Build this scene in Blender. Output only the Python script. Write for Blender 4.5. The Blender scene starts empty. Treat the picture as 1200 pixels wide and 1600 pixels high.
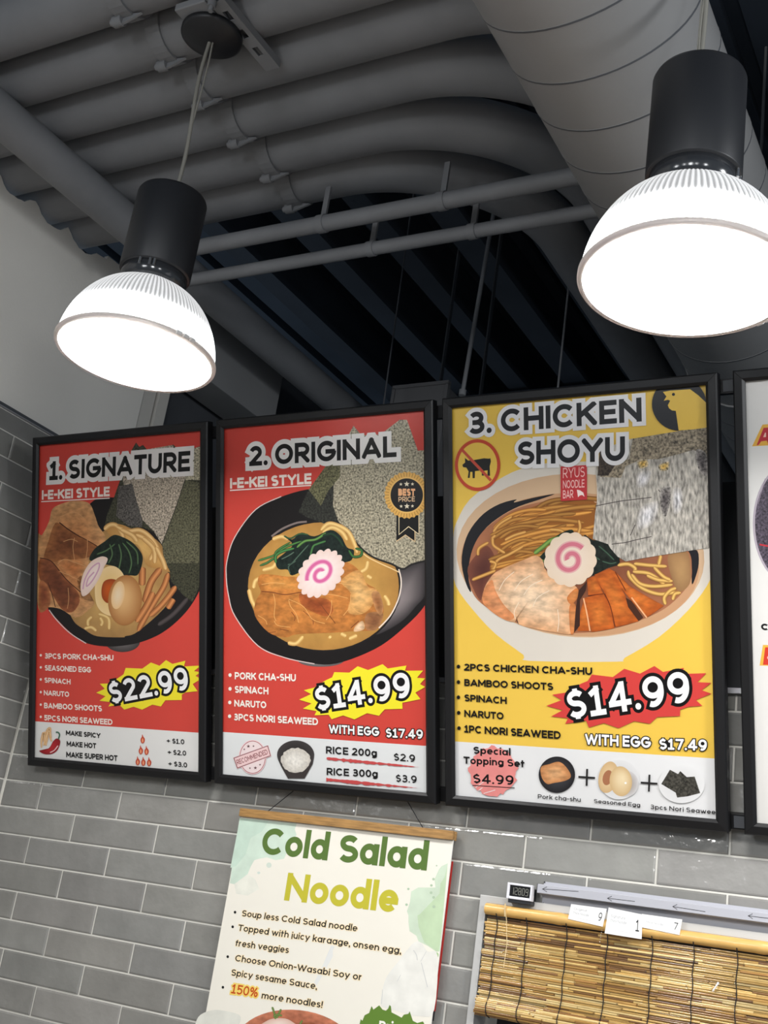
import bpy, bmesh, math, random
from math import sin, cos, pi, radians, hypot, atan2, sqrt
from mathutils import Vector, Matrix
from mathutils.geometry import delaunay_2d_cdt

# ------------------------------------------------------------------ scene, camera, light, exposure
SC = bpy.context.scene
COL = SC.collection
CAM = Vector((2.42656, -2.57108, 1.62451))
RX = Vector((0.8702554, 0.4712546, 0.1434386))      # camera right
RD = Vector((-0.0376696, 0.3539990, -0.9344869))    # camera down
RF = Vector((-0.4911583, 0.8078390, 0.3258216))     # camera forward
FPX = 1819.14
cd = bpy.data.cameras.new('camera')
cam = bpy.data.objects.new('camera', cd)
COL.objects.link(cam)
M = Matrix(((RX.x, -RD.x, -RF.x, CAM.x), (RX.y, -RD.y, -RF.y, CAM.y), (RX.z, -RD.z, -RF.z, CAM.z), (0, 0, 0, 1)))
cam.matrix_world = M
cd.sensor_fit = 'VERTICAL'
cd.sensor_height = 24.0
cd.lens = FPX / 1600.0 * 24.0
cd.clip_start = 0.05
SC.camera = cam

vs = SC.view_settings
vs.view_transform = 'Standard'
vs.look = 'None'
vs.exposure = 0.0
vs.gamma = 1.0
vs.use_curve_mapping = False

W = bpy.data.worlds.new('world')
SC.world = W
W.use_nodes = True
W.node_tree.nodes['Background'].inputs[0].default_value = (0.72, 0.86, 1.0, 1)
W.node_tree.nodes['Background'].inputs[1].default_value = 0.24

def area(name, loc, target, size, energy, col=(1, 1, 1), spread=180):
    d = bpy.data.lights.new(name, 'AREA')
    d.shape = 'DISK'
    d.size = size
    d.energy = energy
    d.color = col
    d.spread = radians(spread)
    o = bpy.data.objects.new(name, d)
    COL.objects.link(o)
    o.location = loc
    o.rotation_euler = (Vector(target) - Vector(loc)).to_track_quat('-Z', 'Y').to_euler()
    return o
# fill lights added for unseen pendants behind and beside the camera, at lamp height
FILL, GLOW_W = 18, 33
for i, (x, y, e, g) in enumerate(((0.93, -3.15, 2.0, .6), (2.3, -3.3, 0.5, 1), (3.9, -3.0, 1.2, 1), (3.15, -0.96, 2.0, 1.0), (1.5, -5.0, 1.0, 1), (3.6, -5.0, 1.2, 1))):
    area('pendant_fill', (x, y, 2.68), (x, y + 0.0, 0), 0.34, FILL * e, (1.0, 0.975, 0.94))
    d = bpy.data.lights.new('omni_fill', 'POINT'); d.energy = GLOW_W * g; d.shadow_soft_size = 0.16; d.color = (0.96, 0.98, 1.0)  # omni fill added to brighten the upper walls and ceiling
    o = bpy.data.objects.new('omni_fill', d); COL.objects.link(o); o.location = (x, y, 2.80)

# ------------------------------------------------------------------ helpers
def S(c):                                            # 0-255 sRGB -> linear
    return tuple(((v / 255) / 12.92 if v / 255 <= 0.04045 else ((v / 255 + 0.055) / 1.055) ** 2.4) for v in c[:3])

def at(px, py, n, c):                                # point of the photograph's sight line on the plane n.X = c
    n = Vector(n)
    d = RX * ((px - 600) / FPX) + RD * ((py - 800) / FPX) + RF
    return CAM + d * ((c - n.dot(CAM)) / n.dot(d))

def mat(name, col, rough=0.5, metal=0.0, spec=0.5, bump=0.0, bscale=40.0, var=0.0, vscale=6.0, attr=False, coat=0.0, tint=None, stretch=None):
    m = bpy.data.materials.new(name)
    m.use_nodes = True
    nt = m.node_tree
    b = nt.nodes['Principled BSDF']
    b.inputs['Roughness'].default_value = rough
    b.inputs['Metallic'].default_value = metal
    b.inputs['Specular IOR Level'].default_value = spec
    b.inputs['Coat Weight'].default_value = coat
    b.inputs['Coat Roughness'].default_value = 0.08
    b.inputs['Base Color'].default_value = (*col, 1)
    tc = nt.nodes.new('ShaderNodeTexCoord')
    src = tc.outputs['Object']
    if stretch:
        mp = nt.nodes.new('ShaderNodeMapping')
        mp.inputs['Scale'].default_value = stretch
        nt.links.new(src, mp.inputs['Vector'])
        src = mp.outputs[0]
    cs = None
    if attr:
        a = nt.nodes.new('ShaderNodeVertexColor')
        a.layer_name = 'Col'
        cs = a.outputs['Color']
    if var > 0:
        n = nt.nodes.new('ShaderNodeTexNoise')
        n.inputs['Scale'].default_value = vscale
        n.inputs['Detail'].default_value = 4
        nt.links.new(src, n.inputs['Vector'])
        mr = nt.nodes.new('ShaderNodeMapRange')
        mr.inputs[1].default_value = 0.3
        mr.inputs[2].default_value = 0.7
        mr.inputs[3].default_value = 1 - var
        mr.inputs[4].default_value = 1 + var
        nt.links.new(n.outputs['Fac'], mr.inputs[0])
        mx = nt.nodes.new('ShaderNodeMix')
        mx.data_type = 'RGBA'
        mx.blend_type = 'MULTIPLY'
        mx.inputs[0].default_value = 1
        if cs is not None:
            nt.links.new(cs, mx.inputs[6])
        else:
            mx.inputs[6].default_value = (*col, 1)
        nt.links.new(mr.outputs[0], mx.inputs[7])
        cs = mx.outputs[2]
    if cs is not None:
        nt.links.new(cs, b.inputs['Base Color'])
    if bump > 0:
        n2 = nt.nodes.new('ShaderNodeTexNoise')
        n2.inputs['Scale'].default_value = bscale
        n2.inputs['Detail'].default_value = 3
        nt.links.new(src, n2.inputs['Vector'])
        bp = nt.nodes.new('ShaderNodeBump')
        bp.inputs['Strength'].default_value = bump
        bp.inputs['Distance'].default_value = 0.01
        nt.links.new(n2.outputs['Fac'], bp.inputs['Height'])
        nt.links.new(bp.outputs[0], b.inputs['Normal'])
    return m

def tag(o, label=None, cat=None, group=None, kind=None):
    if label: o['label'] = label
    if cat: o['category'] = cat
    if group: o['group'] = group
    if kind: o['kind'] = kind
    return o

def empty(name, loc, rot=(0, 0, 0)):
    o = bpy.data.objects.new(name, None)
    o.empty_display_size = 0.05
    COL.objects.link(o)
    o.location = loc
    o.rotation_euler = rot
    return o

class MB:                                            # gathers shapes into one mesh
    def __init__(s):
        s.v = []; s.f = []; s.c = []; s.m = []; s.sm = []
    def add(s, vs_, fs, col=None, mi=0, smooth=False):
        o = len(s.v)
        s.v += [tuple(p) for p in vs_]
        for k, f in enumerate(fs):
            s.f.append([i + o for i in f])
            s.m.append(mi)
            s.sm.append(smooth)
            if col is None: s.c.append([(1, 1, 1)] * len(f))
            elif isinstance(col, list): s.c.append([col[i] for i in f])
            else: s.c.append([col] * len(f))
    def box(s, a, b, col=None, mi=0):
        (x0, y0, z0), (x1, y1, z1) = a, b
        v = [(x0, y0, z0), (x1, y0, z0), (x1, y1, z0), (x0, y1, z0), (x0, y0, z1), (x1, y0, z1), (x1, y1, z1), (x0, y1, z1)]
        s.add(v, [(3, 2, 1, 0), (4, 5, 6, 7), (0, 1, 5, 4), (1, 2, 6, 5), (2, 3, 7, 6), (3, 0, 4, 7)], col, mi)
    def lathe(s, prof, c=(0, 0, 0), n=48, col=None, mi=0, smooth=True, caps=False, rfun=None):
        vv = []; ff = []
        for (r, z) in prof:
            for k in range(n):
                a = 2 * pi * k / n
                rr = rfun(r, z, k) if rfun else r
                vv.append((c[0] + rr * cos(a), c[1] + rr * sin(a), c[2] + z))
        for i in range(len(prof) - 1):
            for k in range(n):
                k2 = (k + 1) % n
                ff.append((i * n + k, i * n + k2, (i + 1) * n + k2, (i + 1) * n + k))
        s.add(vv, ff, col, mi, smooth)
        if caps:
            s.add(vv[:n], [tuple(range(n))[::-1]], col, mi)
            s.add(vv[-n:], [tuple(range(n))], col, mi)
    def tube(s, pts, r, n=16, col=None, mi=0, caps=True, rs=None, flat=1.0):
        pts = [Vector(p) for p in pts]
        vv = []; ff = []
        t = (pts[1] - pts[0]).normalized()
        up = Vector((0, 0, 1)) if abs(t.z) < 0.9 else Vector((1, 0, 0))
        nrm = (up - t * up.dot(t)).normalized()
        for i, p in enumerate(pts):
            if i == 0: t = pts[1] - pts[0]
            elif i == len(pts) - 1: t = pts[-1] - pts[-2]
            else: t = (pts[i + 1] - pts[i]).normalized() + (pts[i] - pts[i - 1]).normalized()
            t.normalize()
            nrm = (nrm - t * nrm.dot(t)).normalized()
            bn = t.cross(nrm)
            rr = rs[i] if rs else r
            for k in range(n):
                a = 2 * pi * k / n
                vv.append(p + nrm * (rr * cos(a)) + bn * (rr * flat * sin(a)))
        for i in range(len(pts) - 1):
            for k in range(n):
                k2 = (k + 1) % n
                ff.append((i * n + k, i * n + k2, (i + 1) * n + k2, (i + 1) * n + k))
        s.add(vv, ff, col, mi, True)
        if caps:
            s.add(vv[:n], [tuple(range(n))[::-1]], col, mi)
            s.add(vv[-n:], [tuple(range(n))], col, mi)
    def prism(s, poly, axis, a, b, col=None, mi=0):   # polygon in the two other axes, extruded along axis
        n = len(poly)
        def P(p, t):
            if axis == 0: return (t, p[0], p[1])
            if axis == 1: return (p[0], t, p[1])
            return (p[0], p[1], t)
        vv = [P(p, a) for p in poly] + [P(p, b) for p in poly]
        ff = [tuple(range(n))[::-1], tuple(range(n, 2 * n))]
        ff += [(i, (i + 1) % n, n + (i + 1) % n, n + i) for i in range(n)]
        s.add(vv, ff, col, mi)
    def build(s, name, mats, parent=None, bevel=0.0, loc=None, fix=True):
        me = bpy.data.meshes.new(name)
        me.from_pydata(s.v, [], s.f)
        if not isinstance(mats, (list, tuple)): mats = [mats]
        for m in mats: me.materials.append(m)
        me.polygons.foreach_set('material_index', s.m)
        me.polygons.foreach_set('use_smooth', s.sm)
        ca = me.color_attributes.new('Col', 'FLOAT_COLOR', 'CORNER')
        flat = []
        for c in s.c:
            for q in c: flat += [q[0], q[1], q[2], 1.0]
        ca.data.foreach_set('color', flat)
        me.validate(clean_customdata=False)
        if fix:
            bm = bmesh.new(); bm.from_mesh(me)
            bmesh.ops.recalc_face_normals(bm, faces=bm.faces)
            bm.to_mesh(me); bm.free()
        me.update()
        o = bpy.data.objects.new(name, me)
        COL.objects.link(o)
        if loc: o.location = loc
        if parent: o.parent = parent
        if bevel > 0:
            bv = o.modifiers.new('bevel', 'BEVEL')
            bv.width = bevel; bv.segments = 2; bv.limit_method = 'ANGLE'
        return o

def children(o): return [c for c in list(COL.objects) if c.parent == o]
def copy_tree(o, parent=None):
    c = o.copy(); COL.objects.link(c)
    if parent: c.parent = parent
    for ch in children(o): copy_tree(ch, c)
    return c

# ------------------------------------------------------------------ materials
M_tile = mat('glazed_tile', (0.2, 0.2, 0.2), rough=0.10, spec=0.8, bump=0.22, bscale=26, var=0.10, vscale=9, attr=True)
M_grout = mat('grout', S((220, 218, 210)), rough=0.8)
M_plaster = mat('white_plaster', S((232, 229, 222)), rough=0.85, var=0.03, vscale=2, bump=0.05, bscale=120)
M_black = mat('black_paint', (0.012, 0.013, 0.016), rough=0.7)
M_pipe = mat('grey_pipe_paint', (0.22, 0.227, 0.24), rough=0.55, var=0.10, vscale=5, bump=0.03, bscale=60)
M_duct = mat('grey_duct_paint', (0.25, 0.25, 0.25), rough=0.5, var=0.06, vscale=3, bump=0.03, bscale=40)
M_dark = mat('dark_grey_steel', (0.07, 0.075, 0.085), rough=0.6, var=0.15, vscale=4)
M_deck = mat('dark_ceiling_deck', (0.07, 0.09, 0.12), rough=0.8, var=0.2, vscale=2)
M_frame = mat('black_aluminium', (0.008, 0.008, 0.009), rough=0.42, spec=0.35)
M_alu = mat('brushed_aluminium', S((190, 190, 195)), rough=0.4, metal=0.6, var=0.05, vscale=20, stretch=(1, 30, 30))
M_whitemetal = mat('white_enamel', S((178, 179, 187)), rough=0.35)
M_lampblack = mat('matt_black_metal', (0.014, 0.015, 0.018), rough=0.45)
M_cord = mat('clear_grey_cord', S((140, 138, 130)), rough=0.4)
M_wood = mat('oiled_oak', S((166, 126, 74)), rough=0.5, var=0.30, vscale=14, stretch=(1.5, 14, 14))
M_bamboo = mat('bamboo_pole', S((222, 178, 104)), rough=0.4, var=0.10, vscale=10, stretch=(2, 10, 10), coat=0.2)
M_reed = mat('split_reed', (0.5, 0.4, 0.2), rough=0.12, spec=0.7, attr=True, var=0.12, vscale=60, stretch=(1, 8, 8))
M_string = mat('black_string', (0.01, 0.01, 0.012), rough=0.8)
M_beige = mat('beige_cord', S((225, 200, 150)), rough=0.8)
M_paper = mat('white_card', S((238, 238, 236)), rough=0.7)
M_ink = mat('black_ink', (0.02, 0.02, 0.022), rough=0.6)
M_lcd = mat('black_display', (0.012, 0.012, 0.012), rough=0.15)
M_red = mat('red_paper', S((190, 50, 45)), rough=0.6)
# ------------------------------------------------------------------ the setting
XC = -0.3066            # corner of the left and the back wall
L0 = 1.85               # a grout line of the tiling
TW, TH = 0.305, 0.0764  # tile pitch
G = 0.0042              # grout joint
random.seed(5)
TILEC = S((142, 141, 137))

def tile(mb, a0, a1, z0, z1, plane):
    # one pillowed glazed tile; plane(a, z, d) gives the point d in front of the wall
    g = G / 2
    a0 += g; a1 -= g; z0 += g; z1 -= g
    if a1 - a0 < 0.008 or z1 - z0 < 0.006: return
    e = 0.0045
    ta = random.uniform(-0.0008, 0.0008); tz = random.uniform(-0.0006, 0.0006)
    k = random.uniform(0.90, 1.10)
    c = (TILEC[0] * k * random.uniform(0.985, 1.015), TILEC[1] * k, TILEC[2] * k * random.uniform(0.985, 1.015))
    v = []
    for (ins, d) in ((0, 0.0004), (e * 0.35, 0.0022), (e, 0.0032)):
        for (sa, sz) in ((0, 0), (1, 0), (1, 1), (0, 1)):
            a = a0 + ins if sa == 0 else a1 - ins
            z = z0 + ins if sz == 0 else z1 - ins
            v.append(plane(a, z, d + (ta * (2 * sa - 1) + tz * (2 * sz - 1) if ins else 0)))
    f = [(8, 9, 10, 11)]
    for r in (0, 4):
        for i in range(4):
            j = (i + 1) % 4
            f.append((r + i, r + j, r + 4 + j, r + 4 + i))
    mb.add(v, f, c)

# back wall, tiled up to half behind the framed signs, with a window opening at the right
OPX0, OPX1, OPZ0, OPZ1 = 1.297, 2.75, 0.95, 1.690
WALLTOP = L0 + 4.5 * TH
mb = MB()
pb = lambda a, z, d: (a, -d, z)
def back_tiles(x0, x1, z0, z1):
    k0 = int(math.floor((z0 - L0) / TH)); k1 = int(math.ceil((z1 - L0) / TH))
    for k in range(k0, k1):                       # course k spans L0+k*TH .. L0+(k+1)*TH
        off = 0.0 if k % 2 == 0 else TW / 2
        za, zb = max(z0, L0 + k * TH), min(z1, L0 + (k + 1) * TH)
        n0 = int(math.floor((x0 - off) / TW)) - 1
        for n in range(n0, n0 + int((x1 - x0) / TW) + 4):
            xa, xb = max(x0, off + n * TW), min(x1, off + (n + 1) * TW)
            if xb <= xa: continue
            if za < OPZ1 and zb > OPZ0 and xb > OPX0 and xa < OPX1:      # cut round the window opening
                if xa < OPX0: tile(mb, xa, OPX0, za, zb, pb)
                if xb > OPX1: tile(mb, OPX1, xb, za, zb, pb)
                if zb > OPZ1: tile(mb, max(xa, OPX0), min(xb, OPX1), OPZ1, zb, pb)
                if za < OPZ0: tile(mb, max(xa, OPX0), min(xb, OPX1), za, OPZ0, pb)
            else: tile(mb, xa, xb, za, zb, pb)
XR = 3.6
back_tiles(XC + 0.002, XR, 0.0, WALLTOP)
gb = MB()
for (x0, x1, z0, z1) in ((XC - 0.1, OPX0, 0, OPZ1), (XC - 0.1, XR, OPZ1, WALLTOP), (OPX1, XR, 0, OPZ1), (OPX0, OPX1, 0, OPZ0)):
    gb.box((x0, 0.0, z0), (x1, 0.12, z1))
wall_back = tag(gb.build('wall_back', M_grout), kind='structure')
mb.build('glazed_tiles', M_tile, wall_back, fix=False)
ub = MB(); ub.box((XC, 0.0, WALLTOP), (XR, 0.10, 2.70)); ub.build('painted_board', M_black, wall_back)
cb = MB(); cb.box((XC, -0.012, WALLTOP), (XR, 0.02, WALLTOP + 0.012)); cb.build('tile_trim', M_alu, wall_back)

# left wall
mb = MB()
pl = lambda a, z, d: (XC + d, a, z)
TOPL = 2.905
k = 0
for k in range(-25, 14):
    off = -0.3025 if k % 2 == 0 else -0.15
    za, zb = L0 + k * TH, min(TOPL, L0 + (k + 1) * TH)
    if zb < 0.02: continue
    za = max(za, 0.0)
    for n in range(-12, 3):
        ya, yb = max(-3.6, off + n * TW), min(-0.007, off + (n + 1) * TW)
        if yb > ya: tile(mb, ya, yb, za, zb, pl)
gl = MB(); gl.box((XC - 0.12, -3.6, 0), (XC, 0.10, TOPL + 0.002))
wall_left = tag(gl.build('wall_left', M_grout), kind='structure')
mb.build('glazed_tiles', M_tile, wall_left, fix=False)
# painted plaster above it, scribed around the pipes that run through it
PY = [-1.0363, -0.8719, -0.7154, -0.5495, -0.3858, -0.2368]   # centre lines of the six big pipes
PZ, PR = 3.645, 0.074
prof = [(0.197, TOPL), (0.197, 3.60), (-0.115, 3.60), (-0.118, 3.585)]
for yk in sorted(PY, reverse=True):
    for t in range(9):
        a = -0.062 + 0.124 * t / 8
        prof.append((yk + 0.008 - a, 3.588 - 0.036 * math.sqrt(max(0, 1 - (a / 0.064) ** 2)) + random.uniform(-.003, .003)))
    prof.append((yk - 0.072, 3.590))
prof += [(-1.15, 3.9), (-3.6, 3.9), (-3.6, TOPL)]
pm = MB(); pm.prism(prof, 0, XC - 0.02, XC - 0.004)
pm.build('plaster_panel', M_plaster, wall_left)
tm = MB()
tm.box((XC - 0.004, -3.6, 2.905), (XC + 0.010, 0.0, 2.9085), mi=0)
tm.box((XC - 0.004, -3.6, 2.9085), (XC + 0.004, 0.0, 2.921), mi=1)
tag(tm.build('trim_1', [M_alu, M_dark]), kind='structure')
# posts and the boxed-in beam farther back along the left side, over the kitchen
post = mat('pale_grey_paint', S((205, 202, 195)), rough=0.8)
pg = mat('mid_grey_paint', (0.25, 0.255, 0.26), rough=0.7, var=0.05, vscale=4)
fm = MB()
fm.box((XC - 0.06, 0.203, 2.6), (XC - 0.008, 0.262, 3.58)); fm.box((XC - 0.06, 0.274, 2.6), (XC - 0.002, 0.325, 3.58))
fm.build('door_jamb', post, wall_left)
fm = MB(); fm.box((XC - 0.10, 0.197, 2.5), (XC - 0.045, 1.6, 3.75)); fm.build('kitchen_side_panel', M_dark, wall_left)

# ceiling deck with its beams, floor, far kitchen wall
cm = MB()
for i in range(46):
    x0 = -3.0 + i * 0.16
    cm.box((x0, -4.5, 4.55), (x0 + 0.10, 4.5, 4.62)); cm.box((x0 + 0.10, -4.5, 4.60), (x0 + 0.16, 4.5, 4.66))
ceiling = tag(cm.build('ceiling', M_deck), kind='structure')
beamm = mat('dark_beam_paint', (0.05, 0.062, 0.082), rough=0.7, var=0.15, vscale=3)
for x0, wd in ((-0.62, .10), (-0.25, .11), (0.085, .10), (0.38, .12), (0.70, .10), (1.02, .10), (1.40, .10)):
    b_ = MB(); b_.box((x0, -0.2, 4.24), (x0 + wd, 4.0, 4.27)); b_.box((x0 + wd * .42, -0.2, 4.27), (x0 + wd * .55, 4.0, 4.50)); b_.box((x0, -0.2, 4.50), (x0 + wd, 4.0, 4.53))
    b_.build('beam', beamm, ceiling)
b_ = MB(); b_.box((-1.5, 2.3, 4.05), (3.5, 2.42, 4.22)); b_.build('cross_beam', beamm, ceiling)
fl = MB(); fl.box((-0.4, -6.5, -0.1), (5.5, 4.5, 0.0))
tag(fl.build('floor', mat('floor_tile', S((120, 112, 104)), rough=0.4, var=0.1)), kind='structure')
kw = MB(); kw.box((-3.0, 4.2, 0), (5.0, 4.3, 4.6))
tag(kw.build('wall_kitchen', M_deck), kind='structure')

# window opening: aluminium frame, dim kitchen shelf behind
wf = MB()
fw = 0.017
wf.box((OPX0 - 0.016, -0.014, OPZ0), (OPX0 + 0.001, 0.05, OPZ1 + 0.002))
wf.box((OPX0 - 0.016, -0.014, OPZ1 - 0.0), (OPX1, 0.05, OPZ1 + 0.016))
wf.box((OPX1, -0.014, OPZ0), (OPX1 + fw, 0.05, OPZ1))
wf.box((OPX0 - 0.016, -0.05, OPZ0 - 0.02), (OPX1 + fw, 0.12, OPZ0))
win = tag(wf.build('window_1', mat('satin_aluminium', S((198, 198, 196)), rough=0.45, metal=0.2), bevel=0.001), kind='structure')
wk = MB(); wk.box((OPX0, 0.5, 0.6), (OPX1, 0.52, 1.75)); wk.box((OPX0 - .1, 0.12, 0.6), (OPX0 - .08, 0.5, 1.8))
wk.build('kitchen_panel', mat('dim_kitchen_panel', (0.10, 0.09, 0.085), rough=0.6, var=0.2, vscale=8), win)

# ------------------------------------------------------------------ pipes under the ceiling
XB, YB = 0.90, 0.16            # where the six pipes turn towards the kitchen
def bend(y, r=PR):
    if y < -0.8: return [(-0.62, y, PZ), (-0.2, y, PZ), (0.3, y, PZ), (0.8, y, PZ), (1.6, y, PZ), (3.3, y, PZ)]
    R_ = 0.5; XB = 0.69 + 1.15 * (PY[5] - y); YB = y + R_
    pts = [(-0.62, y, PZ), (-0.2, y, PZ), (0.3, y, PZ), (XB, y, PZ)]
    for t in range(1, 25):
        a = -pi / 2 + (pi / 2) * t / 24
        pts.append((XB + R_ * cos(a), YB + R_ * sin(a), PZ))
    pts += [(XB + R_, 1.0, PZ), (XB + R_, 3.6, PZ)]
    return pts
ordn = ['nearest the room', 'second from the room', 'third from the room', 'third from the kitchen', 'second from the kitchen', 'nearest the kitchen']
sx = [(200, 28), (268, 97), (322, 156), (374, 214), (428, 272), (463, 320)]
for i, y in enumerate(PY):
    root = empty('ceiling_pipe', (0.86, y, PZ - PR))
    tag(root, 'thick grey ceiling pipe, ' + ordn[i] + ' in the row of six', 'pipe', 'thick pipes side by side under the ceiling')
    m = MB(); m.tube([(p[0] - 0.86, p[1] - y, p[2] - PZ + PR) for p in bend(y)], PR, 32)
    m.build('pipe_run', M_pipe, root)
    xs = at(sx[i][0], sx[i][1], (0, 0, 1), PZ - PR).x
    st = MB()
    pts = []
    n = 20
    vv = []; ff = []
    for k in range(n + 1):                        # strap: an open band over the lower half
        a = radians(150) + radians(240) * k / n
        for dx in (-0.022, 0.022):
            for rr in (PR + 0.0005, PR + 0.0065):
                vv.append((xs - 0.86 + dx, rr * cos(a), PR + rr * sin(a)))
    for k in range(n):
        b = k * 4
        ff += [(b, b + 1, b + 5, b + 4), (b + 2, b + 6, b + 7, b + 3), (b + 1, b + 3, b + 7, b + 5), (b, b + 4, b + 6, b + 2)]
    st.add(vv, ff)
    so = st.build('pipe_strap', M_pipe, root)
    bo = MB()
    a = radians(285)
    c = Vector((xs - 0.86 - 0.02, (PR + .01) * cos(a), PR + (PR + .01) * sin(a)))
    bo.tube([c + Vector((-0.016, 0, 0)), c + Vector((0.012, 0, 0))], 0.015, 12)
    bo.tube([c + Vector((-0.026, 0, 0)), c + Vector((-0.014, 0, 0))], 0.009, 6)
    ear = [(xs - .86 + 0.0, c.y, c.z + .012), (xs - .86 + 0.045, c.y + .004, c.z + .006), (xs - .86 + .0, c.y + .004, c.z - .012)]
    bo.prism([(xs - .86 - .01, c.z + .016), (xs - .86 + .05, c.z + .002), (xs - .86 - .01, c.z - .014)], 1, c.y - .003, c.y + .003)
    bo.build('strap_bolt', M_pipe, so)
# pipe crossing beneath them towards the kitchen
root = empty('crossing_pipe', (0.010, 0.0, 3.452))
tag(root, 'grey pipe running to the kitchen beneath the thick pipes near the left wall', 'pipe')
m = MB(); m.tube([(0, -3.0, 0.058), (0, -0.5, 0.058), (0, 0.4, 0.058), (0, 1.5, 0.058)], 0.058, 28)
m.build('pipe_run', M_pipe, root)
m = MB(); m.tube([(0, 1.48, 0.058), (0, 1.56, 0.058)], 0.07, 28); m.build('pipe_coupling', M_pipe, root)
# two thin pipes
for (y, z, r, xl, lb) in ((-0.278, 3.437, 0.0235, 0.085, 'thin grey pipe just below the thick pipes, upper of the pair'), (-0.16, 3.411, 0.0195, 0.085, 'thinner grey pipe, lower of the pair, above the dark kitchen')):
    root = empty('thin_pipe', (xl, y, z - r))
    tag(root, lb, 'pipe', 'thin pipes side by side')
    m = MB(); m.tube([(0, 0, r), (0.8, 0, r), (1.2, 0, r), (1.418, 0, r)], r, 20); m.build('pipe_run', M_pipe, root)
    for hx in ((0.60, 0.98) if r > .02 else (0.70, 1.02)):
        m = MB(); m.box((hx - 0.008, -0.004, 2 * r - .004), (hx + 0.008, 0.004, 2 * r + 0.10)); m.tube([(hx - .012, 0, r), (hx + .012, 0, r)], r + .003, 20)
        m.build('pipe_hanger', M_pipe, root)

# ------------------------------------------------------------------ ducts
DX, DZ, DR = 1.702, 3.362, 0.1975
root = empty('round_duct', (DX, 0, DZ - DR))
tag(root, 'large round grey spiral duct crossing the ceiling behind the right lamp', 'duct')
prof = []
ringy = []
y = -2.3
while y < 3.0:
    ringy.append(y); y += 0.226
RY0 = at(861, 183, (1, 0, 0), DX - DR * 0.88).y
ringy = [RY0 - 0.04 + 0.146 * k for k in range(-12, 20)]
pr_ = [(DR, -2.6)]
for yy in ringy: pr_ += [(DR, yy - 0.0026), (DR + 0.0008, yy - 0.0025), (DR + 0.0008, yy + 0.0025), (DR, yy + 0.0026)]
pr_.append((DR, 3.3))
vv = []; ff = []; n = 56
for (r, yy) in pr_:
    for k in range(n):
        a = 2 * pi * k / n
        vv.append((r * cos(a), yy + (0.06 * sin(a)), DR + r * sin(a)))
for i in range(len(pr_) - 1):
    for k in range(n):
        k2 = (k + 1) % n
        ff.append((i * n + k, i * n + k2, (i + 1) * n + k2, (i + 1) * n + k))
m = MB()
for i in range(len(pr_) - 1):
    m.add(vv[i * n:(i + 2) * n], [(k, (k + 1) % n, n + (k + 1) % n, n + k) for k in range(n)], None, 1 if i % 4 == 2 else 0, True)
dob = m.build('duct_run', [M_duct, M_dark], root)
m = MB(); m.box((-.0, 0, 0), (.001, .001, .001))
for hy in (-1.55, 0.55):
    m = MB()
    m.tube([(DR + .004) * Vector((cos(radians(a)), 0, sin(radians(a)))) + Vector((0, hy, DR)) for a in range(0, 361, 12)], 0.004, 6)
    m.tube([(0, hy, 2 * DR), (0, hy, 2 * DR + .9)], 0.005, 8)
    m.build('duct_hanger', M_duct, root)
def rect_duct(label, a, b, m_, fl=0.0, group=None):
    c = ((a[0] + b[0]) / 2, (a[1] + b[1]) / 2, a[2])
    root = empty('rectangular_duct', c)
    tag(root, label, 'duct', group)
    A = [a[i] - c[i] for i in range(3)]; B = [b[i] - c[i] for i in range(3)]
    k = MB(); k.box(A, B); k.build('duct_body', m_, root, bevel=0.003)
    if fl:
        k = MB(); y0 = A[1] - 0.004
        k.box((A[0] - fl, y0, B[2] - .002), (B[0] + fl, y0 + .02, B[2] + fl)); k.box((A[0] - fl, y0, A[2]), (A[0], y0 + .02, B[2])); k.box((B[0], y0, A[2]), (B[0] + fl, y0 + .02, B[2]))
        k.build('duct_flange', m_, root)
        for sx_ in (A[0] + .01, B[0] - .016):
            k = MB(); k.box((sx_, A[1] + .3, B[2]), (sx_ + .006, A[1] + .32, 4.56 - c[2])); k.build('duct_hanger', M_dark, root)
    return root
rect_duct('grey rectangular duct end rising just behind the top of the second menu sign', (0.345, 0.80, 3.02), (0.555, 1.7, 3.478), mat('grey_duct_steel', (0.14, 0.14, 0.145), rough=0.5), 0.012)
rect_duct('boxed grey duct on the left wall below the crossing pipe, behind the left lamp', (XC - 0.02, 0.18, 3.345), (-0.165, 0.775, 3.575), pg)
rect_duct('wide dark rectangular duct right of the round duct, at the photo edge', (1.95, -0.33, 3.46), (3.4, 1.6, 4.1), mat('blue_grey_steel', (0.08, 0.085, 0.10), rough=0.5))
# rods hanging in the dark
def rod(a, b, r, lb, m_):
    a = Vector(a); b = Vector(b)
    root = empty('hanger_rod', b)
    tag(root, lb, 'rod', 'hanger rods over the kitchen')
    k = MB(); k.tube([a - b, Vector((0, 0, 0))], r, 10); k.build('rod_shaft', m_, root)
    k = MB(); k.tube([(0, 0, 0), (0, 0, 0.02)], r * 1.8, 6); k.build('rod_nut', m_, root)
rod((0.80, 0.55, 4.30), at(722, 618, (0, 1, 0), 0.6), 0.0075, 'thick slanting rod hanging in the dark above the third menu sign', M_pipe)
rod((1.079, 0.6, 4.30), (1.079, 0.6, 3.25), 0.0035, 'slim upright rod hanging behind and left of the right lamp', M_pipe)
rod((0.412, 0.6, 4.30), (0.43, 0.6, 3.28), 0.003, 'slim dark rod hanging above the right end of the second menu sign', M_dark)
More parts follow.
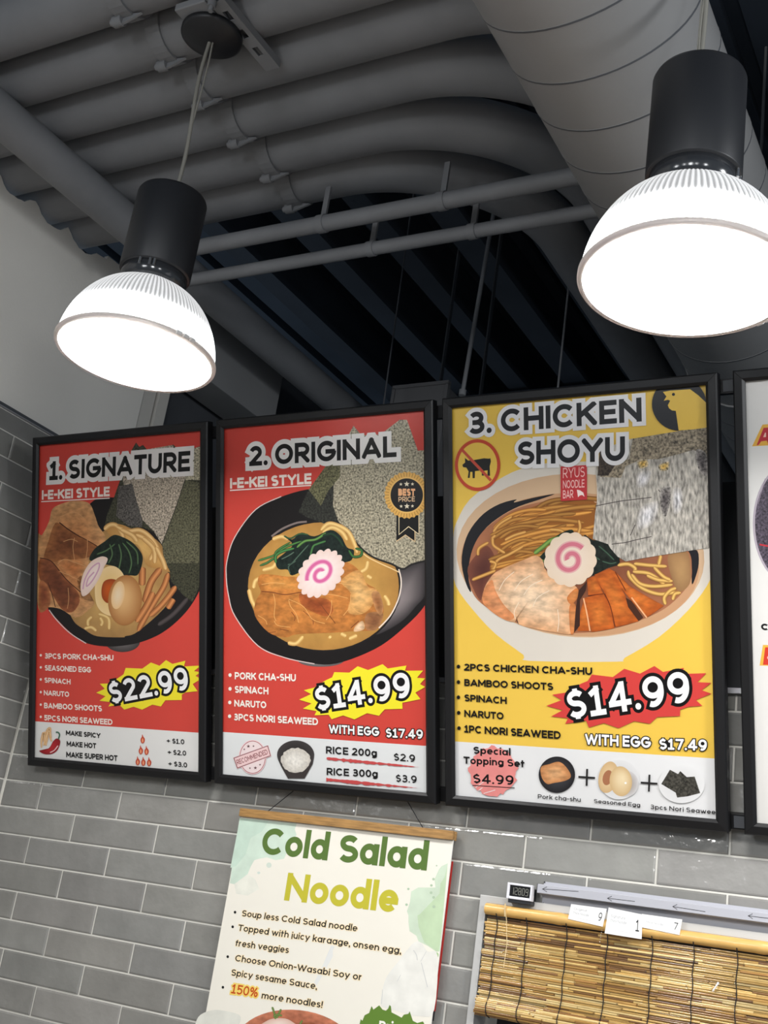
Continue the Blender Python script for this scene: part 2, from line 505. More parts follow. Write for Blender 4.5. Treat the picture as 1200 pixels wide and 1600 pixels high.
# ------------------------------------------------------------------ pendant lamps
M_lens = bpy.data.materials.new('glowing_lens'); M_lens.use_nodes = True
nt = M_lens.node_tree; nt.nodes.clear()
em = nt.nodes.new('ShaderNodeEmission'); em.inputs[0].default_value = (1.0, 0.98, 0.96, 1); em.inputs[1].default_value = 48.0
ou = nt.nodes.new('ShaderNodeOutputMaterial'); nt.links.new(em.outputs[0], ou.inputs[0])
M_shade = bpy.data.materials.new('prismatic_acrylic'); M_shade.use_nodes = True
nt = M_shade.node_tree; nt.nodes.clear()
tr = nt.nodes.new('ShaderNodeBsdfTranslucent'); tr.inputs[0].default_value = (0.80, 0.86, 0.86, 1)
va = nt.nodes.new('ShaderNodeVertexColor'); va.layer_name = 'Col'; nt.links.new(va.outputs[0], tr.inputs[0])
gl_ = nt.nodes.new('ShaderNodeBsdfGlossy'); gl_.inputs[0].default_value = (0.9, 0.95, 0.95, 1); gl_.inputs[1].default_value = 0.12
m1 = nt.nodes.new('ShaderNodeMixShader'); m1.inputs[0].default_value = 0.10
nt.links.new(tr.outputs[0], m1.inputs[1]); nt.links.new(gl_.outputs[0], m1.inputs[2])
em = nt.nodes.new('ShaderNodeEmission'); nt.links.new(va.outputs[0], em.inputs[0]); em.inputs[1].default_value = 0.56
ad = nt.nodes.new('ShaderNodeAddShader'); nt.links.new(m1.outputs[0], ad.inputs[0]); nt.links.new(em.outputs[0], ad.inputs[1])
ou = nt.nodes.new('ShaderNodeOutputMaterial'); nt.links.new(ad.outputs[0], ou.inputs[0])
M_rim = mat('grey_rim_plastic', S((190, 182, 178)), rough=0.5)
M_rim.node_tree.nodes['Principled BSDF'].inputs['Transmission Weight'].default_value = 0.25
M_clear = mat('smoky_collar', (0.03, 0.032, 0.036), rough=0.15, spec=0.6)
M_reflect = mat('white_reflector', (0.85, 0.85, 0.85), rough=0.6)

M_screw = mat('steel_screw', S((230, 230, 230)), rough=0.15, metal=1.0)
SCL = 0.34 / 0.41
RD_ = 0.17
def make_lamp(cordtop):
    root = empty('pendant_lamp', (0, 0, 0))
    hh = 0.205 * SCL
    pr = []
    for i in range(25):
        t = i / 24
        a = t * pi / 2
        r = RD_ * (cos(a) ** 0.80) * 0.995
        r = max(r, 0.062)
        pr.append((r, 0.004 + hh * sin(a) ** 1.15))
        if r == 0.062 and i < 24:
            break
    pr[-1] = (0.062, hh)
    NR = 400
    m = MB()
    vv = [(r * (1 + (0.010 if k % 4 in (0, 1) else -0.004)) * cos(2 * pi * k / NR), r * (1 + (0.010 if k % 4 in (0, 1) else -0.004)) * sin(2 * pi * k / NR), z) for (r, z) in pr for k in range(NR)]
    cc = [((1.0,) * 3 if k % 4 in (0, 1) else (0.5,) * 3) for _ in pr for k in range(NR)]     # rib contrast painted in: pale ridges, grooves darkened as shade
    m.add(vv, [(i * NR + k, i * NR + (k + 1) % NR, (i + 1) * NR + (k + 1) % NR, (i + 1) * NR + k) for i in range(len(pr) - 1) for k in range(NR)], cc, 0, True)
    m.build('lamp_shade', M_shade, root)
    m = MB(); m.lathe([(0.056, hh - 0.004), (0.090, hh * 0.88), (0.118, hh * 0.73), (0.148, hh * 0.42), (0.146, hh * 0.42), (0.115, hh * 0.72), (0.088, hh * 0.865), (0.052, hh - 0.008)], n=64)
    m.build('inner_reflector', mat('satin_reflector', (0.45, 0.46, 0.47), rough=0.4), root)
    m = MB()
    m.lathe([(0.0005, -0.010), (0.06, -0.009), (0.12, -0.006), (0.158, -0.001), (0.166, 0.0)], n=64)
    m.lathe([(0.0005, 0.004), (0.166, 0.003)], n=64, mi=1)
    m.build('lens', [M_lens, M_reflect], root)
    m = MB(); m.lathe([(0.165, -0.003), (0.172, -0.004), (0.1745, 0.0), (0.1745, 0.006), (0.171, 0.009), (0.166, 0.008), (0.165, -0.003)], n=96)
    rb = m.build('rim_band', M_rim, root)
    a = radians(-14)
    m = MB(); 
    for da in (-0.10, 0.0, 0.10):
        c = Vector((0.1765 * cos(a + da), 0.1765 * sin(a + da), 0.003)); t = Vector((-sin(a + da), cos(a + da), 0))
        m.tube([c - t * 0.006, c + t * 0.006], 0.0045, 8)
    m.build('rim_clip', mat('bright_clip', S((235, 235, 235)), rough=0.3), rb)
    m = MB(); m.lathe([(0.060, hh - 0.003), (0.068, hh - 0.001), (0.070, hh + 0.006), (0.073, hh + 0.012), (0.073, hh + 0.034), (0.060, hh + 0.034)], n=48)
    m.build('collar', M_clear, root)
    for a in (-1.0, -0.87, -1.3):
        m = MB(); m.tube([(0.0745 * cos(a), 0.0745 * sin(a), hh + 0.014), (0.0745 * cos(a), 0.0745 * sin(a), hh + 0.030)], 0.0035, 8)
        m.build('collar_screw', M_screw, root)
    h0, h1 = hh + 0.030, 0.483 * SCL
    m = MB(); m.lathe([(0.060, h0), (0.0775, h0), (0.079, h0 + 0.003), (0.079, h1 - 0.006), (0.0765, h1), (0.02, h1 + 0.003), (0.0005, h1 + 0.003)], n=64)
    m.build('lamp_housing', M_lampblack, root)
    m = MB()
    for (dx, dy, r, w) in ((0, 0, 0.0045, 1), (0.004, 0.003, 0.0022, -1.2), (-0.007, 0.004, 0.0008, .6)):
        pts = []
        for i in range(13):
            t = i / 12
            pts.append((dx + w * 0.005 * sin(t * 6), dy + 0.003 * sin(t * 5 + 1), h1 + (cordtop - h1) * t))
        m.tube(pts, r, 8)
    m.build('lamp_cord', M_cord, root)
    z = cordtop
    m = MB(); m.lathe([(0.0005, z - 0.004), (0.03, z - 0.002), (0.040, z + 0.001), (0.068, z + 0.007), (0.074, z + 0.012), (0.074, z + 0.022), (0.0005, z + 0.0225)], n=48)
    m.build('canopy', M_lampblack, root)
    d = bpy.data.lights.new('bulb', 'POINT'); d.energy = BULB; d.shadow_soft_size = 0.03; d.color = (0.98, 1.0, 1.0)
    b = bpy.data.objects.new('bulb', d); COL.objects.link(b); b.parent = root; b.location = (0, 0, 0.035)
    return root
BULB = 2.2
LP = Vector((0.73708, -0.91238, 2.68183)); RP = Vector((1.94306, -0.95801, 2.64866))
CT = 3.527 - LP.z
lampL = make_lamp(CT); lampL.location = LP
tag(lampL, 'left pendant lamp with black housing and glowing ribbed dome, over the first menu sign', 'lamp', 'pendant lamps over the counter')
lampR = copy_tree(lampL); lampR.location = RP; lampR.rotation_euler = (0, 0, radians(70))
tag(lampR, 'right pendant lamp, larger in view, glowing ribbed dome over the third menu sign', 'lamp', 'pendant lamps over the counter')
# slotted strut channel beside the canopy
e0 = at(437, 105, (0, 0, 1), 3.551)
root = empty('strut_channel', (e0.x, e0.y, 3.5502))
tag(root, 'slotted grey strut channel under the thick pipes beside the lamp canopy', 'bracket')
m = MB()
wd = 0.021
slots = [(-0.05 - 0.062 * i, -0.05 - 0.062 * i - 0.030) for i in range(12)]
y1 = 0.0
for (a, b) in slots + [(-1.2, -1.2)]:
    m.box((-2 * wd, a, 0), (0, y1, 0.003)); 
    if a > -1.2:
        m.box((-2 * wd, b, 0), (-2 * wd + .013, a, 0.003)); m.box((-.013, b, 0), (0, a, 0.003))
    y1 = b
m.box((-2 * wd, -1.2, 0.003), (-2 * wd + .003, 0, 0.0205)); m.box((-.003, -1.2, 0.003), (0, 0, 0.0205))
m.build('channel', M_pipe, root)
m = MB(); m.tube([(-0.03, -0.24, 0.0), (-0.03, -0.24, -0.016)], 0.011, 6); m.tube([(-0.03, -0.24, -0.016), (-0.03, -0.24, -0.028)], 0.006, 10)
m.build('channel_bolt', M_pipe, root)
jb = MB(); jb.box((-0.045, -0.06, 0.0), (0.045, 0.05, 0.0205))
jroot = empty('junction_box', (LP.x + 0.002, LP.y - 0.035, 3.5502)); tag(jroot, 'small grey box between the left lamp canopy and the pipes', 'box')
jb.build('box_body', M_pipe, jroot, bevel=.003)
# ------------------------------------------------------------------ lettering: glyphs drawn as strokes
def arc(cx, cy, rx, ry, a0, a1, n=18):
    return [(cx + rx * cos(radians(a0 + (a1 - a0) * i / n)), cy + ry * sin(radians(a0 + (a1 - a0) * i / n))) for i in range(n + 1)]
def Ls(*p): return [('L', p[i:i + 4]) for i in range(0, len(p), 4)]
def C_(*pts): return [('C', sum(pts, []))]
O_ = C_(arc(.5, .5, .5, .5, 0, 360, 40))
GL = {   # width, strokes in a 0..1 box
 'A': (.92, Ls(0,0,.5,1, .5,1,1,0, .2,.26,.8,.26)),
 'B': (.72, Ls(0,0,0,1) + C_([(0,1),(.5,1)], arc(.55,.765,.38,.235,90,-90), [(.5,.53),(0,.53)]) + C_([(.3,.53)], arc(.58,.265,.42,.265,90,-90), [(.5,0),(0,0)])),
 'C': (.86, C_(arc(.54,.5,.54,.5,42,318,30))),
 'D': (.82, Ls(0,0,0,1) + C_([(0,1)], arc(.42,.5,.58,.5,90,-90,24), [(0,0)])),
 'E': (.64, Ls(0,0,0,1, 0,1,1,1, 0,.51,.9,.51, 0,0,1,0)),
 'F': (.62, Ls(0,0,0,1, 0,1,1,1, 0,.5,.9,.5)),
 'G': (.90, C_(arc(.54,.5,.54,.5,42,360,34)) + Ls(.6,.47,1.04,.47)),
 'H': (.80, Ls(0,0,0,1, 1,0,1,1, 0,.51,1,.51)),
 'I': (.0, Ls(0,0,0,1)),
 'K': (.78, Ls(0,0,0,1, .02,.40,.95,1.02, .36,.62,1.0,-.02)),
 'L': (.60, Ls(0,0,0,1, 0,0,1,0)),
 'M': (1.0, Ls(0,0,0,1, 1,0,1,1, 0,1,.5,.25, .5,.25,1,1)),
 'N': (.84, Ls(0,0,0,1, 1,0,1,1, 0,1,1,0)),
 'O': (.94, O_),
 'P': (.70, Ls(0,0,0,1) + C_([(0,1),(.5,1)], arc(.55,.705,.45,.295,90,-90), [(.5,.41),(0,.41)])),
 'R': (.74, Ls(0,0,0,1, .45,.42,1.0,-.02) + C_([(0,1),(.5,1)], arc(.55,.715,.43,.285,90,-90), [(.5,.43),(0,.43)])),
 'S': (.70, C_(arc(.5,.755,.46,.245,32,270,20), arc(.5,.255,.5,.255,90,-148,20))),
 'T': (.72, Ls(0,1,1,1, .5,0,.5,1)),
 'U': (.78, C_([(0,1.15),(0,.7)], arc(.5,.40,.5,.40,180,360,22), [(1,.7),(1,1.15)])),
 'V': (.90, Ls(0,1,.5,0, .5,0,1,1)),
 'W': (1.32, Ls(0,1,.26,0, .26,0,.5,.95, .5,.95,.74,0, .74,0,1,1)),
 'Y': (.86, Ls(0,1,.5,.44, 1,1,.5,.44, .5,.46,.5,0)),
 '0': (.66, O_),
 '1': (.50, Ls(.55,0,.55,1, .55,.98,.08,.82, 0,0,1.1,0)),
 '2': (.66, C_(arc(.5,.72,.47,.28,160,-28,20), [(.0,.0)]) + Ls(0,0,1,0)),
 '3': (.66, C_(arc(.46,.76,.44,.24,150,-90,18)) + C_(arc(.46,.265,.52,.265,90,-152,18)) + Ls(.32,.52,.5,.52)),
 '4': (.74, Ls(.70,0,.70,1, .66,1,0,.28, 0,.25,1.04,.25)),
 '5': (.66, Ls(.12,1,.94,1, .15,1,.12,.52) + C_(arc(.46,.315,.52,.315,128,-150,20))),
 '7': (.66, Ls(0,1,1,1, .98,1,.36,0)),
 '8': (.68, C_(arc(.5,.765,.42,.235,0,360,26)) + C_(arc(.5,.265,.5,.265,0,360,26))),
 '9': (.68, C_(arc(.5,.67,.48,.33,0,360,28)) + C_([(.98,.68)], arc(.42,.55,.56,.55,0,-112,16))),
 '6': (.68, C_(arc(.5,.33,.48,.33,0,360,28)) + C_([(.02,.32)], arc(.58,.45,.56,.55,180,68,16))),
 '$': (.62, C_(arc(.5,.725,.46,.215,32,270,20), arc(.5,.275,.5,.235,90,-148,20)) + [('Y', (.5,-.13,.5,.06)), ('Y', (.5,.94,.5,1.13))]),
 '.': (.0, [('D', (0, .0))]), ',': (.04, [('D', (0, .0)), ('Y', (.5,.06,-1.2,-.26))]), '!': (.0, [('D', (0, 0)), ('L', (0,.36,0,1))]),
 '-': (.34, Ls(0,.46,1,.46)), '+': (.62, Ls(0,.42,1,.42) + [('Y', (.5,.06,.5,.78))]),
 '%': (.95, C_(arc(.18,.77,.18,.23,0,360,20)) + C_(arc(.82,.23,.18,.23,0,360,20)) + Ls(.2,0,.8,1)),
}
XH = 0.76
LC = {   # lower case: 0..1 is the x-height; 2 = ascender, -1 = descender
 'a': (.64, C_(arc(.48,.5,.48,.5,0,360,30)) + Ls(1,0,1,1)), 'b': (.64, C_(arc(.52,.5,.48,.5,0,360,30)) + Ls(0,0,0,2)),
 'c': (.56, C_(arc(.54,.5,.54,.5,45,315,24))), 'd': (.64, C_(arc(.48,.5,.48,.5,0,360,30)) + Ls(1,0,1,2)),
 'e': (.62, C_(arc(.5,.5,.5,.5,0,318,30)) + Ls(.04,.5,1.0,.5)), 'f': (.34, C_([(.3,-.1),(.3,1.1)], arc(.75,1.12,.45,.22,180,90,10), [(1,1.34)]) + Ls(-.1,.92,1,.92)),
 'g': (.64, C_(arc(.48,.5,.48,.5,0,360,30)) + C_([(1,1.1),(1,-.05)], arc(.5,-.05,.5,.32,0,-150,16))), 'h': (.58, Ls(0,0,0,2) + C_([(0,.5)], arc(.5,.5,.5,.5,180,0,20), [(1,-.1)])),
 'i': (.0, Ls(0,0,0,1) + [('D', (0, 1.30))]), 'j': (.0, C_([(0,1.1),(0,-.1)], arc(-.35,-.1,.35,.22,0,-80,6)) + [('D', (0, 1.30))]),
 'k': (.54, Ls(0,0,0,2, .02,.38,.95,1.02, .4,.6,1,-.02)), 'l': (.0, Ls(0,0,0,2)),
 'm': (.96, Ls(0,0,0,1) + C_([(0,.5)], arc(.25,.6,.25,.4,180,0,14), [(.5,-.1)]) + C_([(.5,.5)], arc(.75,.6,.25,.4,180,0,14), [(1,-.1)])),
 'n': (.58, Ls(0,0,0,1) + C_([(0,.5)], arc(.5,.5,.5,.5,180,0,20), [(1,-.1)])), 'o': (.64, O_),
 'p': (.64, C_(arc(.52,.5,.48,.5,0,360,30)) + Ls(0,-1,0,1)), 'r': (.36, Ls(0,0,0,1) + C_([(0,.4)], arc(.8,.45,.8,.53,180,80,12))),
 's': (.48, C_(arc(.5,.755,.46,.245,28,270,18), arc(.5,.255,.5,.255,90,-152,18))), 't': (.36, Ls(.4,0,.4,1.36, -.05,.95,1,.95)),
 'u': (.58, C_([(0,1.1),(0,.8)], arc(.5,.5,.5,.5,180,360,20)) + Ls(1,0,1,1)), 'v': (.62, Ls(0,1,.5,0, .5,0,1,1)),
 'w': (.98, Ls(0,1,.26,0, .26,0,.5,.95, .5,.95,.74,0, .74,0,1,1)), 'y': (.62, Ls(0,1,.5,.02, 1,1,.28,-.42)),
}
def clip(poly, lo, hi, ax):
    for sgn, lim in ((1, lo), (-1, -hi)):
        out = []
        for i in range(len(poly)):
            a, b = poly[i], poly[(i + 1) % len(poly)]
            da, db = sgn * a[ax] - lim, sgn * b[ax] - lim
            if da >= 0: out.append(a)
            if da * db < 0:
                t = da / (da - db); out.append((a[0] + (b[0] - a[0]) * t, a[1] + (b[1] - a[1]) * t))
        poly = out
        if len(poly) < 3: return []
    return poly
def ribbon(pts, hw, closed=False):
    n = len(pts); qs = []; L = []; R = []
    for i in range(n):
        p = pts[i]
        a = pts[i - 1] if i > 0 else (pts[-2] if closed else None)
        b = pts[i + 1] if i < n - 1 else (pts[1] if closed else None)
        def un(u, v):
            d = hypot(v[0] - u[0], v[1] - u[1]) or 1e-9
            return ((v[0] - u[0]) / d, (v[1] - u[1]) / d)
        if a is None: t1 = t2 = un(p, b)
        elif b is None: t1 = t2 = un(a, p)
        else: t1, t2 = un(a, p), un(p, b)
        nx, ny = -(t1[1] + t2[1]), t1[0] + t2[0]
        d = hypot(nx, ny) or 1e-9
        nx, ny = nx / d, ny / d
        k = min(1.6, 1 / max(0.3, (-t1[1] * nx + t1[0] * ny)))
        L.append((p[0] + nx * hw * k, p[1] + ny * hw * k)); R.append((p[0] - nx * hw * k, p[1] - ny * hw * k))
    for i in range(n - 1): qs.append([R[i], R[i + 1], L[i + 1], L[i]])
    return qs
def glyph(ch, hw, e=0.0):
    """polygons of one character at cap height 1, stroke half width hw, grown by e; and its advance"""
    out = []
    low = ch in LC
    w, st = LC[ch] if low else GL[ch]
    wid = w + 2 * hw * 0.55 + (0 if w else hw * 0.9)
    if w: wid = max(wid, w)
    top = XH if low else 1.0
    def X(x): return hw + x * (wid - 2 * hw)
    def Y(y):
        if y == 2: return 1.06 - hw
        if y == -1: return -0.27 + hw
        return hw + y * (top - 2 * hw)
    lo, hi = 0.0, top
    h = hw + e
    for k, p in st:
        if k == 'D':
            c = (X(p[0]), hw * 1.08 if not p[1] or p[1] < .2 else XH + hw * 1.6 + .045)
            r = hw * 1.12 + e
            out.append([(c[0] + r * cos(2 * pi * i / 20), c[1] + r * sin(2 * pi * i / 20)) for i in range(20)])
        elif k in 'LY':
            a, b = (X(p[0]), Y(p[1])), (X(p[2]), Y(p[3]))
            d = hypot(b[0] - a[0], b[1] - a[1]) or 1e-9
            t = ((b[0] - a[0]) / d, (b[1] - a[1]) / d)
            st_ = abs(t[0]) < .02 or abs(t[1]) < .02
            ex = (h if st_ else h * 0.9) if k == 'L' else e
            a = (a[0] - t[0] * ex, a[1] - t[1] * ex); b = (b[0] + t[0] * ex, b[1] + t[1] * ex)
            q = ribbon([a, b], h)[0]
            if k == 'L':
                l2 = min(lo, min(Y(p[1]), Y(p[3])) - hw) - e; h2 = max(hi, max(Y(p[1]), Y(p[3])) + hw) + e
                if not st_: l2 = max(l2, lo - e); h2 = min(h2, hi + e)
                if ch == 'y': l2 = -0.27 - e
                q = clip(q, l2, h2, 1)
                if q and w: q = clip(q, -e, wid + e, 0)
            if q: out.append(q)
        else:
            pts = [(X(x), Y(y)) for x, y in p]
            closed = hypot(pts[0][0] - pts[-1][0], pts[0][1] - pts[-1][1]) < 1e-4
            pts2 = [pts[0]]
            for q in pts[1:]:
                if hypot(q[0] - pts2[-1][0], q[1] - pts2[-1][1]) > 1e-5: pts2.append(q)
            if closed: pts2[-1] = pts2[0]
            elif e:
                for (i, j) in ((0, 1), (-1, -2)):
                    d = hypot(pts2[i][0] - pts2[j][0], pts2[i][1] - pts2[j][1])
                    pts2[i] = (pts2[i][0] + (pts2[i][0] - pts2[j][0]) / d * e, pts2[i][1] + (pts2[i][1] - pts2[j][1]) / d * e)
            for q in ribbon(pts2, h, closed):
                if ch in 'Uuhnmf': q = clip(q, lo - e - (.0), (1.03 if ch in 'hf' else hi) + e, 1)
                if ch == 'g' and q: q = clip(q, -0.4 - e, hi + e, 1)
                if q: out.append(q)
    return out, wid
def layout(s, hw, e=0.0, sp=0.10):
    x = 0; polys = []
    for i, ch in enumerate(s):
        if ch == ' ': x += 0.36; continue
        ps, w = glyph(ch, hw, e)
        for p in ps: polys.append([(a + x, b) for a, b in p])
        x += w + sp
    return polys, x - sp

def union(polys, eps=1e-4):                        # overlapping polygons -> one flat triangulated patch
    v = []; f = []
    for p in polys:
        q = [p[0]]
        for a in p[1:]:
            if hypot(a[0] - q[-1][0], a[1] - q[-1][1]) > eps: q.append(a)
        if len(q) > 2 and hypot(q[0][0] - q[-1][0], q[0][1] - q[-1][1]) <= eps: q.pop()
        if len(q) < 3: continue
        ar = sum(q[i][0] * q[(i + 1) % len(q)][1] - q[(i + 1) % len(q)][0] * q[i][1] for i in range(len(q)))
        if abs(ar) < eps * eps: continue
        if ar < 0: q = q[::-1]
        f.append(list(range(len(v), len(v) + len(q)))); v += [Vector(a) for a in q]
    r = delaunay_2d_cdt(v, [], f, 1, eps * .1)
    return [tuple(a) for a in r[0]], [tuple(t) for t, o in zip(r[2], r[5]) if o]

def smooth(pts, n=6, closed=True):
    out = []
    N = len(pts)
    for i in range(N if closed else N - 1):
        g = (lambda j: pts[j % N]) if closed else (lambda j: pts[min(max(j, 0), N - 1)])
        p0, p1, p2, p3 = g(i - 1), g(i), g(i + 1), g(i + 2)
        for k in range(n):
            t = k / n
            out.append(tuple(0.5 * (2 * p1[c] + (p2[c] - p0[c]) * t + (2 * p0[c] - 5 * p1[c] + 4 * p2[c] - p3[c]) * t * t + (3 * p1[c] - p0[c] - 3 * p2[c] + p3[c]) * t ** 3) for c in (0, 1)))
    if not closed: out.append(tuple(pts[-1]))
    return out
def lerp(a, b, t): return tuple(a[i] + (b[i] - a[i]) * t for i in range(3))

class Print:
    """flat printed artwork: shapes are traced on the sheet and laid over each other as ink layers"""
    STEP = 1.3e-5
    def __init__(s, conv, gain=1.0, z0=0.0):
        s.mb = MB(); s.cv = conv; s.z = z0; s.gain = gain
    def col(s, c):
        l = S(c); return tuple(min(0.9, v * s.gain) for v in l)
    def up(s, k=1): s.z += s.STEP * k
    def _f(s, loc, cols, tex): s.mb.add([(p[0], p[1], s.z) for p in loc], [tuple(range(len(loc)))], cols, tex)
    def poly(s, pts, c, tex=0, sm=0, lift=True):
        if sm: pts = smooth(pts, sm)
        if lift: s.up()
        vv, tris = union([pts], 0.02)
        s.mb.add([(*s.cv(*p), s.z) for p in vv], tris, s.col(c), tex)
    def blob(s, pts, c, edge=None, tex=0, sm=5, ctr=None, rings=(1, .82, .6, .35)):
        """closed shape shaded from its middle to its edge"""
        if sm: pts = smooth(pts, sm)
        s.up()
        edge = edge or c
        cx, cy = ctr or (sum(p[0] for p in pts) / len(pts), sum(p[1] for p in pts) / len(pts))
        n = len(pts); v = []; cc = []
        for r in rings:
            for p in pts:
                v.append((*s.cv(cx + (p[0] - cx) * r, cy + (p[1] - cy) * r), s.z)); cc.append(s.col(lerp(c, edge, r ** 1.5)))
        v.append((*s.cv(cx, cy), s.z)); cc.append(s.col(c))
        f = []
        for k in range(len(rings) - 1):
            for i in range(n): f.append((k * n + i, k * n + (i + 1) % n, (k + 1) * n + (i + 1) % n, (k + 1) * n + i))
        k = (len(rings) - 1) * n
        for i in range(n): f.append((k + i, k + (i + 1) % n, len(v) - 1))
        s.mb.add(v, f, cc, tex)
    def ell(s, cx, cy, rx, ry, c, edge=None, rot=0, tex=0, n=48, a0=0, a1=360, ctr=None):
        r = radians(rot); pts = []
        for i in range(n):
            a = radians(a0 + (a1 - a0) * i / (n if a1 - a0 == 360 else n - 1))
            x, y = rx * cos(a), ry * sin(a)
            pts.append((cx + x * cos(r) - y * sin(r), cy + x * sin(r) + y * cos(r)))
        if edge: s.blob(pts, c, edge, tex, sm=0, ctr=ctr)
        else: s.poly(pts, c, tex)
    def line(s, pts, w, c, sm=6, tex=0, closed=False, lift=True):
        if sm: pts = smooth(pts, sm, closed)
        if closed: pts = pts + [pts[0]]
        if lift: s.up()
        vv, tris = union(ribbon(pts, w / 2, closed), 0.02)
        s.mb.add([(*s.cv(*p), s.z) for p in vv], tris, s.col(c), tex)
    def strand(s, pts, w, dark, light, sm=6, taper=False, tex=0):
        """a rounded strand: light along its ridge, dark along its sides"""
        pts = smooth(pts, sm, False); s.up()
        n = len(pts); rows = []; prof = ((-1, 0), (-.55, .6), (-.1, 1), (.45, .6), (1, 0))
        for i in range(n):
            a = pts[max(0, i - 1)]; b = pts[min(n - 1, i + 1)]
            d = hypot(b[0] - a[0], b[1] - a[1]) or 1e-9
            nx, ny = -(b[1] - a[1]) / d, (b[0] - a[0]) / d
            t = i / (n - 1); hw = w / 2 * (sin(pi * (0.12 + 0.76 * t)) if taper else sqrt(min(1, .12 + t * 9, .12 + (1 - t) * 9)))
            rows.append([(pts[i][0] + nx * hw * k, pts[i][1] + ny * hw * k) for k, _ in prof])
        v = [(*s.cv(*p), s.z) for r in rows for p in r]
        cc = [s.col(lerp(dark, light, k)) for r in rows for _, k in prof]
        f = [(i * 5 + j, i * 5 + j + 1, (i + 1) * 5 + j + 1, (i + 1) * 5 + j) for i in range(n - 1) for j in range(4)]
        s.mb.add(v, f, cc, tex)
    def text(s, t, bl, br, tl, hw=0.105, c=(0, 0, 0), out=(), sp=0.10, grad=None):
        O, E, T = Vector(s.cv(*bl)), Vector(s.cv(*br)), Vector(s.cv(*tl))
        _, w = layout(t, hw, 0, sp)
        ex, ey = (E - O) / w, T - O
        for e, oc in list(out) + [(0.0, c)]:
            s.up()
            ps, _ = layout(t, hw, e, sp)
            vv, tris = union(ps)
            s.mb.add([(*(O + ex * a + ey * b), s.z) for a, b in vv], tris, s.col(oc), 0)
    def star(s, cx, cy, r, c, n=5, k=.42):
        s.poly([(cx + (r if i % 2 == 0 else r * k) * sin(pi * i / n), cy - (r if i % 2 == 0 else r * k) * cos(pi * i / n)) for i in range(2 * n)], c)

def naruto(P, cx, cy, rx, ry, rot, pink, white, edge, teeth=17, turns=1.9, w=4.5, k=.05, a0=2.6, flip=1):
    r = radians(rot)
    def T(x, y): return (cx + x * cos(r) - y * sin(r), cy + x * sin(r) + y * cos(r))
    pts = []
    for i in range(teeth * 6):
        a = 2 * pi * i / (teeth * 6)
        q = 1 + k * (abs(sin(a * teeth / 2)) - .5) * 2
        pts.append(T(rx * q * cos(a), ry * q * sin(a)))
    P.blob(pts, white, edge, sm=0)
    sp = []
    for i in range(60):
        t = i / 59
        a = a0 + flip * 2 * pi * turns * t * 0.72
        q = 0.62 - 0.50 * t
        sp.append(T(rx * q * cos(a), ry * q * sin(a)))
    P.line(sp, w * 1.7, lerp(pink, white, .55), sm=0)
    P.line(sp, w, pink, sm=0)

# ink and food textures of the prints
def ink(name, var=0.0, vs_=30, **k): return mat(name, (1, 1, 1), rough=0.30, spec=0.4, attr=True, var=var, vscale=vs_, bump=0.02, bscale=9, **k)
M_pr = [ink('print_ink', 0.02, 5), ink('print_nori', 0.85, 210), ink('print_meat', 0.30, 42, stretch=(1, 2.0, 1)), ink('print_soup', 0.10, 22), ink('print_rice', 0.16, 140), ink('print_greens', 0.6, 120), ink('print_wash', 0.07, 26), ink('print_nori_grain', 0.62, 95, stretch=(2.2, .6, 1))]

# ------------------------------------------------------------------ the four framed menu signs
TILT = radians(17.5)
SN = Vector((0, -cos(TILT), -sin(TILT)))
SU = Vector((0, -sin(TILT), cos(TILT)))
P0 = at(694.5, 1256, (0, 1, 0), -0.05)
SCc = SN.dot(P0)
def sign_xy(px, py):                              # photograph -> position on the sign plane (x, height up the slope)
    q = at(px, py, SN, SCc)
    return q.x, (q - P0).dot(SU)
MX = []
for (tl, tr, bl, br) in (((60, 697), (313, 676.5), (57.5, 1181), (311, 1202)), ((352.5, 674), (661.5, 647), (350, 1206), (664, 1233)), ((708, 641), (1104, 608), (711.5, 1239), (1117.5, 1277))):
    q = [sign_xy(*p) for p in (tl, tr, bl, br)]
    MX.append(((q[0][0] + q[1][0] + q[2][0] + q[3][0]) / 4, (q[0][1] + q[1][1] + q[2][1] + q[3][1]) / 4))
MX.append((sum(sign_xy(*p)[0] for p in ((1166, 599), (1181.5, 1283))) / 2 + 0.302, MX[2][1]))
YB_ = sum(m[1] for m in MX[:3]) / 3
PW, PH, LIP = 0.603, 0.913, 0.0255
